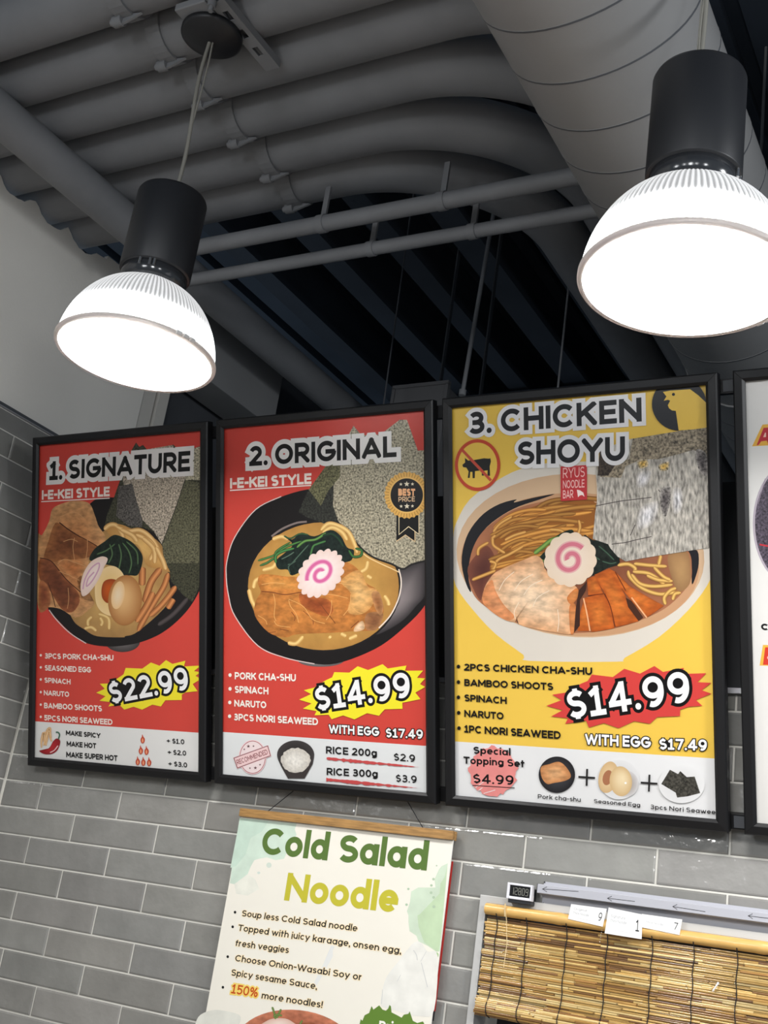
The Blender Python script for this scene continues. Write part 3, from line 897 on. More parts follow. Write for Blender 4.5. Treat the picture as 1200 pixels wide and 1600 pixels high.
def make_sign(i, label):
    cx, cy = MX[i][0], YB_
    base = P0 + SU * (cy - PH / 2 - LIP); base.x = cx
    root = empty('menu_sign', base, (pi / 2 + TILT, 0, 0))
    tag(root, label, 'sign', 'framed menu signs above the counter')
    ow, oh = PW / 2 + LIP, PH + 2 * LIP
    # snap frame: four mitred rails with a sloping face
    prof = [(0.0, -0.020), (0.0, 0.003), (0.003, 0.0065), (0.019, 0.0085), (LIP, 0.0035), (LIP, 0.0008), (0.012, 0.0003), (0.012, -0.020)]
    crn = [(-ow, 0), (ow, 0), (ow, oh), (-ow, oh)]
    inn = [(1, 1), (-1, 1), (-1, -1), (1, -1)]
    m = MB()
    for k in range(4):
        j = (k + 1) % 4
        v = []
        for cidx in (k, j):
            for (d, z) in prof: v.append((crn[cidx][0] + inn[cidx][0] * d, crn[cidx][1] + inn[cidx][1] * d, z))
        n = len(prof)
        m.add(v, [(a, (a + 1) % n, n + (a + 1) % n, n + a) for a in range(n)] + [tuple(range(n)), tuple(range(n, 2 * n))])
    m.build('frame', M_frame, root, bevel=0.0006)
    m = MB(); m.box((-ow + .006, .006, -0.019), (ow - .006, oh - .006, -0.0046)); m.build('back_panel', M_black, root)
    def conv(px, py):
        x, y = sign_xy(px, py)
        return x - cx, y - (cy - PH / 2 - LIP)
    P = Print(conv, z0=-0.0042)
    P.oh = oh; P.ow = ow
    return root, P
def sheet(P, c):                                   # the full sheet, running a little under the frame lip
    x0, x1, y0, y1 = -PW / 2 - .006, PW / 2 + .006, LIP - .006, LIP + PH + .006
    P._f([(x0, y0), (x1, y0), (x1, y1), (x0, y1)], P.col(c), 0)
def lower(P, pl_, pr_, c):                         # the pale band along the foot of the sheet
    a, b = P.cv(*pl_), P.cv(*pr_)
    y = (a[1] + b[1]) / 2
    P.up(); P._f([(-PW / 2 - .006, LIP - .006), (PW / 2 + .006, LIP - .006), (PW / 2 + .006, y), (-PW / 2 - .006, y)], P.col(c), 0)
def clipper(P):                                    # keep artwork inside the sheet
    mb = P.mb; x0, x1, y0, y1 = -PW / 2 - .006, PW / 2 + .006, LIP - .006, LIP + PH + .006
    for i, v in enumerate(mb.v): mb.v[i] = (min(max(v[0], x0), x1), min(max(v[1], y0), y1), v[2])
def finish(P, root):
    clipper(P)
    P.mb.build('poster', M_pr, root, fix=False)
def K(x0, y0, s): return lambda *p: [(x0 + p[i] / s, y0 + p[i + 1] / s) for i in range(0, len(p), 2)]
def price(P, t, burst, bl, br, tl, c):
    P.poly(burst, c)
    P.text(t, bl, br, tl, 0.095, (240, 240, 240), [(0.115, (15, 14, 15))], sp=0.13)

RED = (208, 70, 60); WHITE = (228, 227, 224); BLK = (18, 17, 18); CREAM = (250, 228, 218)
# ---- 1
root, P = make_sign(0, 'red framed menu sign numbered 1, pork ramen priced $22.99, leftmost of the row')
sheet(P, RED)
A = K(50, 680, 8); B = K(180, 680, 8); Cc = K(50, 860, 8.571); D = K(180, 860, 8.571); E = K(50, 1010, 4.444)
lower(P, (58.5, 1128), (312, 1145), WHITE)
P.ell(190, 1003, 27, 16, (110, 104, 104), (60, 56, 56))
P.poly([(140, 786), (175, 777), (235, 785), (300, 830), (322, 880), (313, 916), (297, 946), (276, 970), (250, 990), (220, 1003), (190, 1009), (160, 1010), (131, 1004), (108, 988), (88, 968), (73, 948), (84, 900), (112, 840)], (26, 23, 24), sm=6)
P.line([(75, 953), (88, 970), (108, 989.5), (133, 1005.5)], 1.5, (215, 200, 195))
P.blob(Cc(540,940, 690,1060, 860,1150, 1200,1165) + D(120,1150, 300,1080, 700,700) + [(262, 905), (250, 850), (200, 826), (160, 830), (120, 880), (105, 940)], (205, 165, 100), (165, 125, 75), tex=3)
P.strand(D(560,1000, 760,860, 960,640), 7, (50, 44, 44), (84, 76, 76))
# seaweed sheets
P.poly(A(900,1120, 920,1010, 960,900, 1010,780, 1085,570, 1200,420) + [(203.7, 703.7), (211, 691), (216, 698), (222, 695), (229, 703), (240, 708), (262, 703), (269, 694), (276, 701), (300, 702), (307, 698), (316, 696), (316, 905)] + D(1020,690, 900,600, 740,420, 700,250) + B(600,1600, 575,1370, 470,1210, 330,1150, 200,1170, 0,1100), (62, 62, 48), tex=1)
P.poly(B(80,560, 190,190, 350,180, 700,120, 1000,560, 860,560, 770,840, 570,1360, 470,1200, 330,1060, 250,800, 120,700), (168, 155, 138), tex=1)
P.poly(B(30,640, 200,600, 250,800, 330,1060, 320,1150, 150,1130, 0,1010), (88, 84, 80), tex=1)
P.poly(B(860,560, 1080,600, 1080,1600, 610,1600, 575,1360, 770,840), (92, 90, 70), tex=1)
P.poly(B(940,170, 1080,130, 1080,560, 860,560), (172, 164, 140), tex=1)
P.line(B(860,560, 770,840, 575,1360), 1.3, (45, 45, 38), sm=0)
# noodles
P.blob([(165, 828), (176, 819), (190, 820)] + B(200,1170, 330,1180, 470,1300, 560,1440, 620,1600) + D(720,290, 640,260, 420,210) + [(222, 868), (210, 850), (190, 845), (176, 842)], (222, 178, 108), (180, 130, 70), tex=3)
for q in (A(890,1180, 960,1125, 1040,1130, 1110,1230, 1130,1320), B(0,1140, 140,1200, 300,1190, 430,1280, 520,1420, 580,1600), B(60,1180, 200,1250, 260,1330), B(250,1240, 420,1330, 480,1440, 420,1560), B(330,1280, 470,1420, 480,1600), B(500,1400, 580,1560, 620,1680)):
    P.strand(q, 8, (176, 122, 62), (240, 203, 140))
# bamboo shoots
for q in (D(350,225, 350,340, 345,470), D(600,240, 480,400, 420,560, 385,700), D(700,300, 640,480, 520,680, 400,880, 290,1080), D(800,480, 700,620, 580,760, 450,880), D(770,650, 740,700, 690,780), D(500,560, 400,760, 270,960)):
    P.strand(q, 11 if q[0][0] < 260 else 9, (120, 62, 30), (222, 150, 92))
# pork
P.blob([(80.6, 795), (97.5, 786), (115, 782.5), (137.5, 786), (147, 806), (152.5, 822), (163, 838), (160, 855), (140, 867), (136, 886), (123.5, 906.7), (126, 934), (146, 941), (136, 954), (117, 965), (94, 952), (73, 949), (62, 957), (56, 930), (56, 840), (64, 836), (75, 815)], (176, 112, 66), (196, 146, 98), tex=2, sm=4)
P.blob(A(330,1100, 600,1270, 820,1400, 720,1520, 400,1560, 140,1580, 200,1300, 260,1130), (112, 64, 38), (150, 94, 54), tex=2)
P.blob(Cc(90,120, 250,140, 420,360, 600,560, 620,700, 520,830, 380,780, 240,560, 90,380), (98, 52, 34), (142, 82, 50), tex=2)
P.blob(Cc(330,150, 500,120, 680,180, 640,330, 560,380, 420,280), (176, 106, 60), (196, 134, 84), tex=2)
P.blob(Cc(90,420, 200,480, 230,720, 90,820), (128, 66, 42), (168, 106, 66), tex=2)
for q, w in ((A(330,1090, 460,1190, 600,1275), 1.8), (A(600,1270, 740,1350, 850,1420), 1.2), (Cc(90,100, 250,150, 440,380, 640,560), 1.4), (Cc(200,430, 260,600, 300,760), 1.2)):
    P.line(q, w, (72, 36, 24))
for q in (A(520,1280, 500,1400, 520,1560), A(680,1300, 680,1420, 660,1560), A(380,1330, 480,1300, 560,1330), Cc(330,180, 420,120, 560,160, 700,210), Cc(350,280, 480,330, 620,400), Cc(470,500, 480,650, 460,780), Cc(620,640, 700,700, 780,700), Cc(560,900, 660,840, 780,760), A(340,1020, 520,960, 640,1040)):
    P.line(q, .8, (206, 154, 104))
# spinach
P.poly([(138, 874), (146, 858), (162, 846), (176, 836), (190, 839), (206, 848), (220, 865), (221, 880), (214, 898), (203, 899), (190, 898), (180, 886), (164, 882), (150, 878)], (26, 36, 30), tex=5, sm=4)
for q in ([(150, 866), (165, 860), (178, 850)], [(190, 848), (200, 862), (204, 880), (200, 896)], [(184, 850), (188, 868), (184, 890)], [(196, 846), (212, 862), (214, 882)], [(170, 850), (174, 866), (168, 880)]):
    P.strand(q, 3, (24, 40, 28), (96, 124, 84))
# eggs, fish cake
P.blob([(165, 886), (178, 885), (190, 895), (196, 915), (188, 945), (178, 962), (160, 958), (149, 943), (147, 915), (153, 896)], (226, 188, 122), (236, 204, 150))
P.blob(Cc(920,510, 960,410, 1060,382, 1135,425, 1060,560, 1010,705, 930,640), (196, 88, 28), (150, 66, 26))
P.ell(194, 938, 26.5, 39.5, (232, 186, 128), (168, 112, 62), rot=4, ctr=(188, 930))
P.ell(183, 930, 10, 22, (238, 214, 180), (232, 190, 136), rot=10)
P.blob(Cc(930,80, 1000,105, 985,170, 960,210, 905,340, 830,470, 740,580, 670,615, 645,560, 640,450, 680,300, 760,170, 840,110), (238, 218, 210), (228, 200, 184), sm=3)
P.line(Cc(670,520, 700,380, 780,240, 880,170, 880,250, 800,400, 720,480, 740,380, 820,290), 2.2, (206, 158, 178))
for q in (Cc(740,1010, 740,940, 790,890), Cc(690,1050, 780,1030, 850,1080), Cc(900,900, 930,960, 910,1010), Cc(880,850, 1010,910, 1020,1060)):
    P.strand(q, 5, (196, 150, 84), (236, 206, 142))
P.text('1. SIGNATURE', (75.6, 750.5), (295.5, 736), (76.5, 721), 0.112, BLK, [(0.235, (236, 230, 226))])
P.text('I-E-KEI STYLE', (64, 780.8), (170, 775.3), (64.2, 766), 0.12, CREAM, sp=.07)
P.line([(63, 783.8), (170, 778.2)], 1.5, CREAM, sm=0)
for t, q, by in (('3PCS PORK CHA-SHU', (82,85, 560,100, 82,47), 62), ('SEASONED EGG', (82,168, 404,183, 82,130), 146), ('SPINACH', (80,252, 262,265, 80,216), 230), ('NARUTO', (76,340, 252,352, 76,304), 318), ('BAMBOO SHOOTS', (78,430, 480,453, 78,391), 405), ('5PCS NORI SEAWEED', (78,515, 553,547, 78,476), 490)):
    P.text(t, *E(*q), 0.112, CREAM, sp=.085)
    P.ell(*E(55, by)[0], 1.7, 2.0, CREAM)
price(P, '$22.99', E(440,322, 500,295, 465,260, 535,258, 600,215, 630,195, 645,150, 760,155, 820,112, 880,135, 925,95, 970,122, 1060,100, 1050,140, 1168,133, 1120,172, 1168,180, 1130,205, 1168,226, 1110,262, 1145,312, 1060,320, 1035,335, 1035,373, 920,375, 890,418, 830,405, 760,440, 700,420, 635,440, 600,405, 525,418, 545,388, 463,378, 505,347), *E(545,402, 1092,297, 518,250), (238, 222, 48))
for t, q in (('MAKE SPICY', (230,617, 470,638, 230,583)), ('MAKE HOT', (235,694, 440,710, 235,658)), ('MAKE SUPER HOT', (232,770, 588,797, 232,732))):
    P.text(t, *E(*q), 0.115, BLK, sp=.075)
for t, q in (('+ $1.0', (930,671, 1052,681, 930,637)), ('+ $2.0', (937,750, 1065,760, 937,716)), ('+ $3.0', (942,830, 1072,842, 942,796))):
    P.text(t, *E(*q), 0.095, BLK)
def flame(x, y, w, h):
    P.poly(E(x - w*.1,y - h/2, x + w*.12,y - h*.25, x + w*.45,y, x + w*.42,y + h*.3, x + w*.15,y + h/2, x - w*.2,y + h/2, x - w*.45,y + h*.25, x - w*.4,y - h*.02, x - w*.2,y - h*.2), (196, 72, 48), sm=4)
    P.poly(E(x,y - h*.08, x + w*.2,y + h*.2, x,y + h*.45, x - w*.2,y + h*.2), (236, 160, 120), sm=4)
for x, y in ((763, 642), (750, 718), (790, 722), (729, 794), (768, 798), (808, 800)): flame(x, y, 32, 62)
for q in (E(60,705, 62,650, 78,600, 82,660, 95,690), E(90,690, 100,640, 96,600, 118,570, 120,630, 132,660), E(75,690, 110,590, 128,640)):
    P.strand(q, 4.5, (206, 150, 96), (240, 206, 160), taper=True)
P.blob(E(46,724, 90,720, 120,698, 140,662, 165,640, 190,655, 186,690, 165,728, 130,748, 90,750, 60,740), (190, 44, 50), (140, 24, 34))
P.line(E(175,690, 150,722, 120,738), 1.6, (240, 200, 200))
P.line(E(178,645, 186,615, 176,598, 160,597), 2.2, (70, 110, 90))
finish(P, root)
# ---- 2
root, P = make_sign(1, 'red framed menu sign numbered 2, with black bowl and best price badge, priced $14.99')
sheet(P, RED)
F = K(345, 640, 7.5); Gk = K(500, 640, 7.059); H = K(345, 820, 7.059); I = K(500, 820, 7.059); J = K(345, 1030, 7.5); Kk = K(475, 1030, 6.154)
lower(P, (351, 1144.3), (663.5, 1165.7), (226, 228, 228))
P.ell(500, 1032, 36, 10, (150, 145, 145), (90, 86, 86))
bowl = [(352, 900), (353, 876), (365, 840), (398, 797), (438, 776), (490, 763), (560, 764), (620, 790), (668, 850), (672, 915), (661.5, 947.5), (627.5, 983), (585, 1014), (524, 1037), (480, 1036), (444, 1027), (402, 1008.5), (366, 962), (356, 930)]
P.poly(bowl, (24, 21, 22), sm=5)
P.line([(490, 1037.5), (444, 1027.8), (401.5, 1009), (365.5, 962.5), (355.5, 930), (352, 900), (353.5, 875), (365.5, 839), (398, 796), (438, 775.5)], 1.5, (216, 197, 192))
P.blob(I(870,480, 1000,430, 1150,400, 1160,740, 1050,900, 900,1060, 700,1180, 600,1210, 640,1130, 780,1000, 850,850, 880,650), (140, 130, 130), (52, 48, 50))
P.ell(504, 916, 121, 103, (52, 44, 40), (30, 27, 27))
P.ell(504, 916, 118, 100, (212, 166, 88), (178, 130, 66), tex=3)
P.line(I(860,490, 885,600, 880,720, 840,860, 760,1010, 640,1140), 2.0, (236, 220, 205))
# seaweed
P.poly([(478, 808), (465, 800), (473, 781), (481, 765), (496, 744), (505, 732), (509, 726), (530, 700), (544, 678), (551, 664.8), (562, 678), (580, 682), (599, 674), (623, 655.6), (634.6, 655.6), (641.7, 675.4), (651.6, 703.7), (668, 703), (668, 876), (641.7, 882), (627.5, 889.4), (610.5, 881), (585, 872.4), (568, 861), (546.7, 838.4), (542.5, 826), (525.5, 814), (505, 818)], (162, 154, 132), tex=1)
P.poly([(478, 808), (465, 800), (473, 781), (481, 765), (496, 744), (509, 726), (520, 760), (519, 790), (527, 814), (505, 818)], (48, 49, 44), tex=1)
P.poly([(481, 765), (496, 744), (509, 726), (530, 715), (530, 745), (512, 766), (500, 790)], (104, 102, 74), tex=1)
P.line([(525, 814), (546, 838), (568, 861), (585, 872), (610, 881), (628, 889), (642, 882), (664, 876)], 3.0, (34, 33, 32))
P.line([(552, 850), (570, 868), (590, 879), (612, 889), (622, 894)], 1.6, (236, 206, 150))
# noodles
for q in (Gk(0,1330, 80,1260, 180,1275, 300,1345, 370,1480, 400,1580), Gk(20,1360, 120,1300, 230,1350, 290,1440), H(350,700, 370,620, 420,590), H(300,710, 330,830, 380,920), H(730,1300, 820,1310, 900,1230), I(90,1230, 110,1250), I(220,1200, 280,1230), I(310,1260, 400,1220), I(700,780, 740,840, 750,890), I(440,520, 500,480, 520,400), I(510,560, 560,590), H(450,500, 560,470, 600,420), H(560,160, 660,130, 740,160)):
    P.strand(q, 7, (190, 138, 70), (246, 212, 140))
P.line([(423, 838), (440, 826), (462, 817), (478, 815)], 3, (130, 116, 112))
# pork
P.blob([(404.5, 899), (425, 898), (444, 900.7), (466.8, 902), (500, 905), (525, 880), (542.5, 879), (559.5, 891), (571, 911), (588, 922), (598, 947), (596, 964), (585, 984), (554, 986), (514, 989), (480, 990), (458, 992), (444, 996), (418, 988), (397, 962), (398, 940), (406, 925), (401.7, 912)], (200, 128, 62), (178, 112, 54), tex=2, sm=4)
P.blob(H(420,560, 560,550, 700,570, 880,590, 900,740, 700,720, 520,740, 440,720), (216, 150, 76), (186, 116, 54), tex=2)
P.blob(I(220,620, 420,500, 520,680, 620,720, 560,900, 440,990, 300,960, 330,760), (222, 176, 114), (204, 148, 84), tex=2)
P.blob(H(860,760, 1000,790, 1180,830, 1230,950, 1150,1010, 1000,960, 880,880), (136, 66, 34), (176, 96, 48), tex=2)
P.blob(I(500,990, 640,960, 690,1000, 620,1150, 500,1150), (128, 82, 52), (172, 120, 78), tex=2)
P.blob(I(560,760, 640,740, 690,900, 660,1000, 600,920), (146, 92, 54), (190, 138, 90), tex=2)
P.blob(I(380,1120, 460,1060, 480,1150, 370,1180), (226, 196, 164), (206, 164, 120), tex=2)
for q, w in ((H(440,735, 560,745, 700,770, 880,745, 1020,760), 1.8), (H(770,960, 810,1020, 800,1060), 1.4), (H(900,950, 1000,1040, 1010,1100), 1.2), (I(0,880, 60,960, 140,1060, 160,1090), 1.4), (H(640,1150, 740,1170), 1.3), (I(330,1140, 420,1060), 1.5), (H(520,1190, 600,1180), 1.2)):
    P.line(q, w * .8, (120, 64, 34))
for q in (H(570,760, 590,860, 580,1000, 600,1060), H(740,830, 760,900, 820,980, 850,1080), H(740,820, 900,900, 1000,1040, 1140,1090), H(400,1000, 480,1050, 500,1100), I(120,830, 110,960, 60,1050), I(330,770, 320,900, 250,1000), I(340,900, 400,960, 460,980), I(180,640, 330,660, 420,620), H(580,1060, 620,1110, 760,1130), I(0,780, 120,770, 300,810), H(440,660, 560,640, 700,650)):
    P.line(q, .8, (228, 174, 106))
# spinach
P.poly([(441, 837), (455, 843), (470, 832), (490, 838), (515, 828), (531, 837), (541, 855), (552, 860), (548, 875), (534, 880), (520, 890), (480, 890), (455, 899), (448, 890), (434, 889), (430, 876), (446, 862), (456, 850)], (24, 36, 32), tex=5, sm=4)
for q, w, lt in ((H(400,395, 500,365, 590,330, 700,250, 880,180), 3.6, (92, 150, 76)), (H(420,450, 500,420, 580,370, 600,400, 600,300, 760,190), 3.6, (84, 140, 74)), (H(600,420, 600,340, 680,290, 800,260), 4.6, (84, 150, 80)), (H(690,120, 760,150, 860,100, 960,110), 2.6, (70, 110, 70)), (H(830,250, 920,180, 1040,160, 1150,90), 4.6, (120, 170, 86)), (H(980,340, 1010,240, 1060,210, 1150,180), 4.0, (84, 140, 78)), (I(310,280, 360,350, 440,340, 450,280, 380,260), 4.2, (74, 130, 66)), (I(20,120, 120,100, 200,160, 250,240), 4, (40, 70, 50)), (H(730,440, 780,420, 860,330, 960,220), 2.4, (96, 120, 104)), (H(660,380, 740,340, 800,300), 2.2, (110, 130, 116)), (H(760,540, 740,460, 820,400), 2.2, (90, 112, 100))):
    P.strand(q, w, (22, 40, 28), lt)
naruto(P, 500, 896, 41, 30.5, -48, (214, 104, 156), (246, 232, 228), (232, 206, 196), 17, 2.0, 4.6, .06, 3.6)
# badge
bx, by = Gk(950, 942)[0]
P.poly(Gk(835,1160, 1085,1150, 1080,1375, 970,1290, 870,1380, 868,1410, 835,1450), BLK)
P.poly(Gk(835,1180, 1035,1180, 1035,1450, 935,1385, 835,1450), BLK); P.line(Gk(835,1452, 935,1382, 1040,1455, 1040,1340), 1.1, (232, 200, 150), sm=0)
P.poly(Gk(868,1170, 1082,1160, 1082,1372, 970,1290, 868,1376), BLK); P.line(Gk(864,1180, 864,1378, 970,1290, 1084,1374, 1084,1160), 1.2, (240, 222, 180), sm=0)
P.poly([(bx + (35.5 if i % 2 else 33.6) * cos(pi * i / 28), by + (37.2 if i % 2 else 35) * sin(pi * i / 28)) for i in range(56)], (228, 178, 92))
for i in range(44):
    a = 2 * pi * i / 44
    P.line([(bx + 28 * cos(a), by + 29 * sin(a)), (bx + 34 * cos(a), by + 35.5 * sin(a))], 1.0, (178, 122, 56), sm=0, lift=(i == 0))
P.ell(bx, by, 27, 28, (236, 190, 110)); P.ell(bx, by, 25.4, 26.2, (20, 18, 20))
P.text('BEST', *Gk(856,950, 1043,952, 856,870), 0.14, (240, 180, 130), sp=.07); P.text('PRICE', *Gk(858,1017, 1040,1012, 858,962), 0.09, (226, 190, 150))
for x, y, r in ((885, 822, 20), (950, 820, 33), (1013, 820, 20), (888, 1066, 20), (952, 1065, 33), (1013, 1063, 20)): P.star(*Gk(x, y)[0], r / 7.059, (236, 226, 200))
P.text('2. ORIGINAL', *(F(325,662)[0], Gk(838,520)[0], F(325,430)[0]), 0.112, BLK, [(0.235, (240, 236, 232))])
P.text('I-E-KEI STYLE', *F(100,926, 1055,870, 100,803), 0.12, CREAM, sp=.07)
P.line(F(98,947, 1050,887), 1.8, CREAM, sm=0)
for t, q, b in (('PORK CHA-SHU', (155,235, 872,262, 155,152), (100, 187)), ('SPINACH', (155,395, 550,415, 155,313), (100, 348)), ('NARUTO', (150,555, 525,577, 150,476), (97, 508)), ('3PCS NORI SEAWEED', (145,718, 1132,776, 145,637), (95, 670))):
    P.text(t, *J(*q), 0.112, (252, 238, 228), sp=.085); P.ell(*J(*b)[0], 2.5, 2.9, (252, 238, 228))
B2 = J(910,475, 1050,410, 965,365, 1085,335) + Kk(140,240, 210,200, 265,175, 285,125, 430,130, 510,68, 610,105, 750,48, 800,90, 980,62, 965,112, 1140,110, 1080,180, 1160,185, 1110,240, 1160,268, 1065,322, 1115,385, 1030,402, 940,420, 942,478, 770,483, 715,545, 600,520, 480,580, 370,542, 260,578, 230,535, 95,540, 115,500) + J(955,580, 1055,520)
price(P, '$14.99', B2, *Kk(118,502, 1030,363, 86,268), (242, 228, 48))
P.text('WITH EGG', *Kk(232,712, 715,742, 232,627), 0.11, (246, 244, 242), [(0.09, BLK)]); P.text('$17.49', *Kk(780,752, 1138,768, 780,664), 0.10, (246, 244, 242), [(0.09, BLK)])
for t, q in (('RICE 200g', (205,908, 695,940, 205,838)), ('RICE 300g', (212,1115, 703,1140, 212,1045))): P.text(t, *Kk(*q), 0.10, BLK, sp=.13)
for t, q in (('$2.9', (858,975, 1062,990, 858,905)), ('$3.9', (877,1180, 1078,1192, 877,1110))): P.text(t, *Kk(*q), 0.085, BLK, sp=.15)
random.seed(3)
for (x0, y0, x1, y1) in ((212, 952, 1110, 1040), (208, 1155, 1090, 1240)):
    up_, dn = [], []
    for i in range(40):
        t = i / 39; h = (16 + random.uniform(-8, 10)) * (1 - t ** 3)
        up_.append((x0 + (x1 - x0) * t, y0 + (y1 - y0) * t - h * .6)); dn.append((x0 + (x1 - x0) * t, y0 + (y1 - y0) * t + h))
    P.poly([Kk(*p)[0] for p in up_ + dn[::-1]], (200, 78, 78))
c_ = J(365, 1150)[0]
P.ell(*c_, 21.5, 27, (242, 208, 210)); P.ell(*c_, 20.2, 25.6, (150, 50, 60)); P.ell(*c_, 19.4, 24.7, (240, 222, 222))
P.poly(J(138,1155, 548,1008, 585,1138, 182,1288), (238, 205, 205)); P.line(J(147,1160, 542,1017, 575,1132, 187,1277), 1.1, (120, 40, 50), sm=0, closed=True)
P.text('RECOMMENDED', *J(185,1240, 545,1113, 172,1184), 0.075, (130, 44, 52), sp=.12)
for x, y, r in ((316, 1022, 22), (268, 1058, 14), (376, 1020, 14), (398, 1275, 22), (334, 1278, 14), (452, 1238, 14)): P.star(*J(x, y)[0], r / 7.5, (100, 60, 66))
P.poly(J(660,1170, 700,1260, 780,1400, 975,1400, 1070,1230, 1085,1150), (62, 56, 55))
P.ell(*J(870, 1122)[0], 29, 22.5, (40, 37, 37), (66, 62, 62))
rb_ = [(870 + (172 + 9 * random.uniform(-1, 1)) * cos(2 * pi * i / 40), 1185 + (146 + 9 * random.uniform(-1, 1)) * sin(2 * pi * i / 40)) for i in range(40)]
P.blob([J(*p)[0] for p in rb_], (236, 232, 224), (206, 200, 190), tex=4, sm=2)
finish(P, root)
# ---- 3
root, P = make_sign(2, 'yellow framed menu sign numbered 3, chicken noodle bowl priced $14.99, largest in view')
YEL = (234, 194, 80)
sheet(P, YEL)
L_ = K(700, 600, 5.4545); M_ = K(900, 600, 5.4545); N_ = K(700, 820, 5.4545); O2 = K(900, 820, 5.4545); Q = K(700, 1020, 5.4545); S_ = K(860, 1020, 4.444)
lower(P, (713.75, 1159.3), (1116.5, 1185.4), (226, 226, 226))
bowl = [(706, 880), (707, 840), (712, 816), (733, 780), (773, 752), (814, 732), (870, 722), (960, 725), (1050, 760), (1100, 810), (1112, 850), (1112, 890), (1104, 915), (1074, 954), (1028, 996), (975, 1028), (962, 1034), (826, 1032.7), (817, 1023.5), (773, 990.5), (737, 952), (711, 915)]
P.poly(bowl, (216, 208, 196), sm=3)
P.ell(906, 868, 194, 128, (222, 196, 160), (206, 172, 138), rot=3)
P.ell(905, 882, 187, 112, (206, 162, 120), (196, 150, 112), rot=3)
P.poly([(727, 912), (720, 880), (724, 850), (735, 825), (755, 802), (780, 787), (806, 780), (802, 785), (830, 778), (866, 771.5), (840, 781), (810, 791), (785, 804), (760, 823), (743, 846), (734, 870), (731, 895), (735, 925)], (28, 28, 32), sm=3)
P.poly(O2(945,225, 1030,220, 1042,330, 1020,430, 985,510, 978,400), (30, 29, 32), sm=3)
P.blob([(733, 915), (732, 880), (742, 847), (762, 822), (800, 797), (850, 783), (900, 780), (960, 800), (1040, 830), (1074, 860), (1080, 885), (1076, 912), (1046, 945), (1010, 965), (955, 983), (883, 989), (803, 972), (751, 943)], (120, 70, 48), (166, 108, 76), tex=3)
P.blob(O2(780,260, 940,230, 975,400, 960,510, 880,570, 820,480), (176, 138, 92), (150, 112, 74), tex=3)
P.blob(N_(160,400, 230,260, 330,180, 400,300, 380,420, 300,560, 260,640), (84, 46, 40), (120, 70, 54), tex=3)
# noodles
P.poly(L_(380,1290, 520,1200, 600,1110, 760,1030, 1000,990, 1200,980) + [(935, 800), (930, 850), (880, 856), (838, 866), (800, 880), (768, 893), (766, 880), (780, 860), (766, 842)], (150, 92, 38), sm=3)
random.seed(11)
for i in range(46):
    t = i / 45
    y0 = 788 + 96 * t + random.uniform(-3, 3)
    x0 = 764 + random.uniform(0, 60) + (30 if t < .2 else 0) - 4 * t
    x1 = min(940 - 90 * max(0, t - .45), x0 + random.uniform(60, 150))
    k = random.uniform(-6, 6)
    pts = [(x0, y0 + 8 + 10 * (1 - t)), (x0 + (x1 - x0) * .3, y0 - 1 + k * .4), (x0 + (x1 - x0) * .65, y0 - 7 + k), (x1, y0 - 8 + random.uniform(-5, 6))]
    v = random.uniform(.8, 1.1)
    P.strand(pts, random.uniform(6.0, 8.0), (130 * v, 74 * v, 26 * v), (224 * v, 162 * v, 80 * v))
for q in (L_(380,1260, 440,1190, 540,1130), L_(380,1364, 370,1320, 400,1290), N_(375,110, 380,170, 430,210, 480,240), N_(480,130, 560,90, 660,60), N_(370,380, 420,300, 520,250, 640,180), N_(350,310, 400,330, 380,380), L_(1110,1160, 1120,1220, 1100,1290), L_(860,1240, 960,1250, 1000,1300), N_(250,260, 260,200, 340,150), N_(200,470, 300,430, 400,390)):
    P.strand(q, 5.6, (140, 84, 34), (232, 180, 100))
for q in (O2(350,345, 440,335, 500,370, 490,400), O2(490,330, 620,345, 770,355), O2(440,390, 460,450, 560,540, 700,590, 820,580, 890,580), O2(480,400, 600,410, 680,450, 760,520), O2(470,420, 540,500, 660,525, 820,510), O2(600,430, 700,470, 820,480), O2(760,680, 750,620, 800,560, 850,540), O2(820,640, 840,590, 880,580), O2(720,260, 700,340), O2(660,360, 740,440, 800,470)):
    P.strand(q, 6.4, (150, 100, 46), (238, 196, 112))
# greens
P.poly(O2(60,90, 140,130, 300,150, 370,320, 260,370, 100,440, 60,300), (28, 34, 28), tex=5, sm=3)
P.poly(N_(980,60, 1050,40, 1065,75, 1000,110, 920,200, 870,330, 830,370, 770,340, 780,270, 860,190, 900,110), (30, 44, 34), tex=5, sm=3)
P.strand(N_(730,245, 800,190, 880,130, 990,105), 7, (60, 96, 40), (136, 172, 84)); P.strand(N_(710,315, 780,300, 850,320), 4, (50, 76, 36), (110, 136, 70))
for q in (O2(190,180, 260,240, 320,300), O2(220,310, 290,330, 340,320), O2(140,260, 200,300)): P.strand(q, 3, (22, 34, 26), (74, 100, 80))
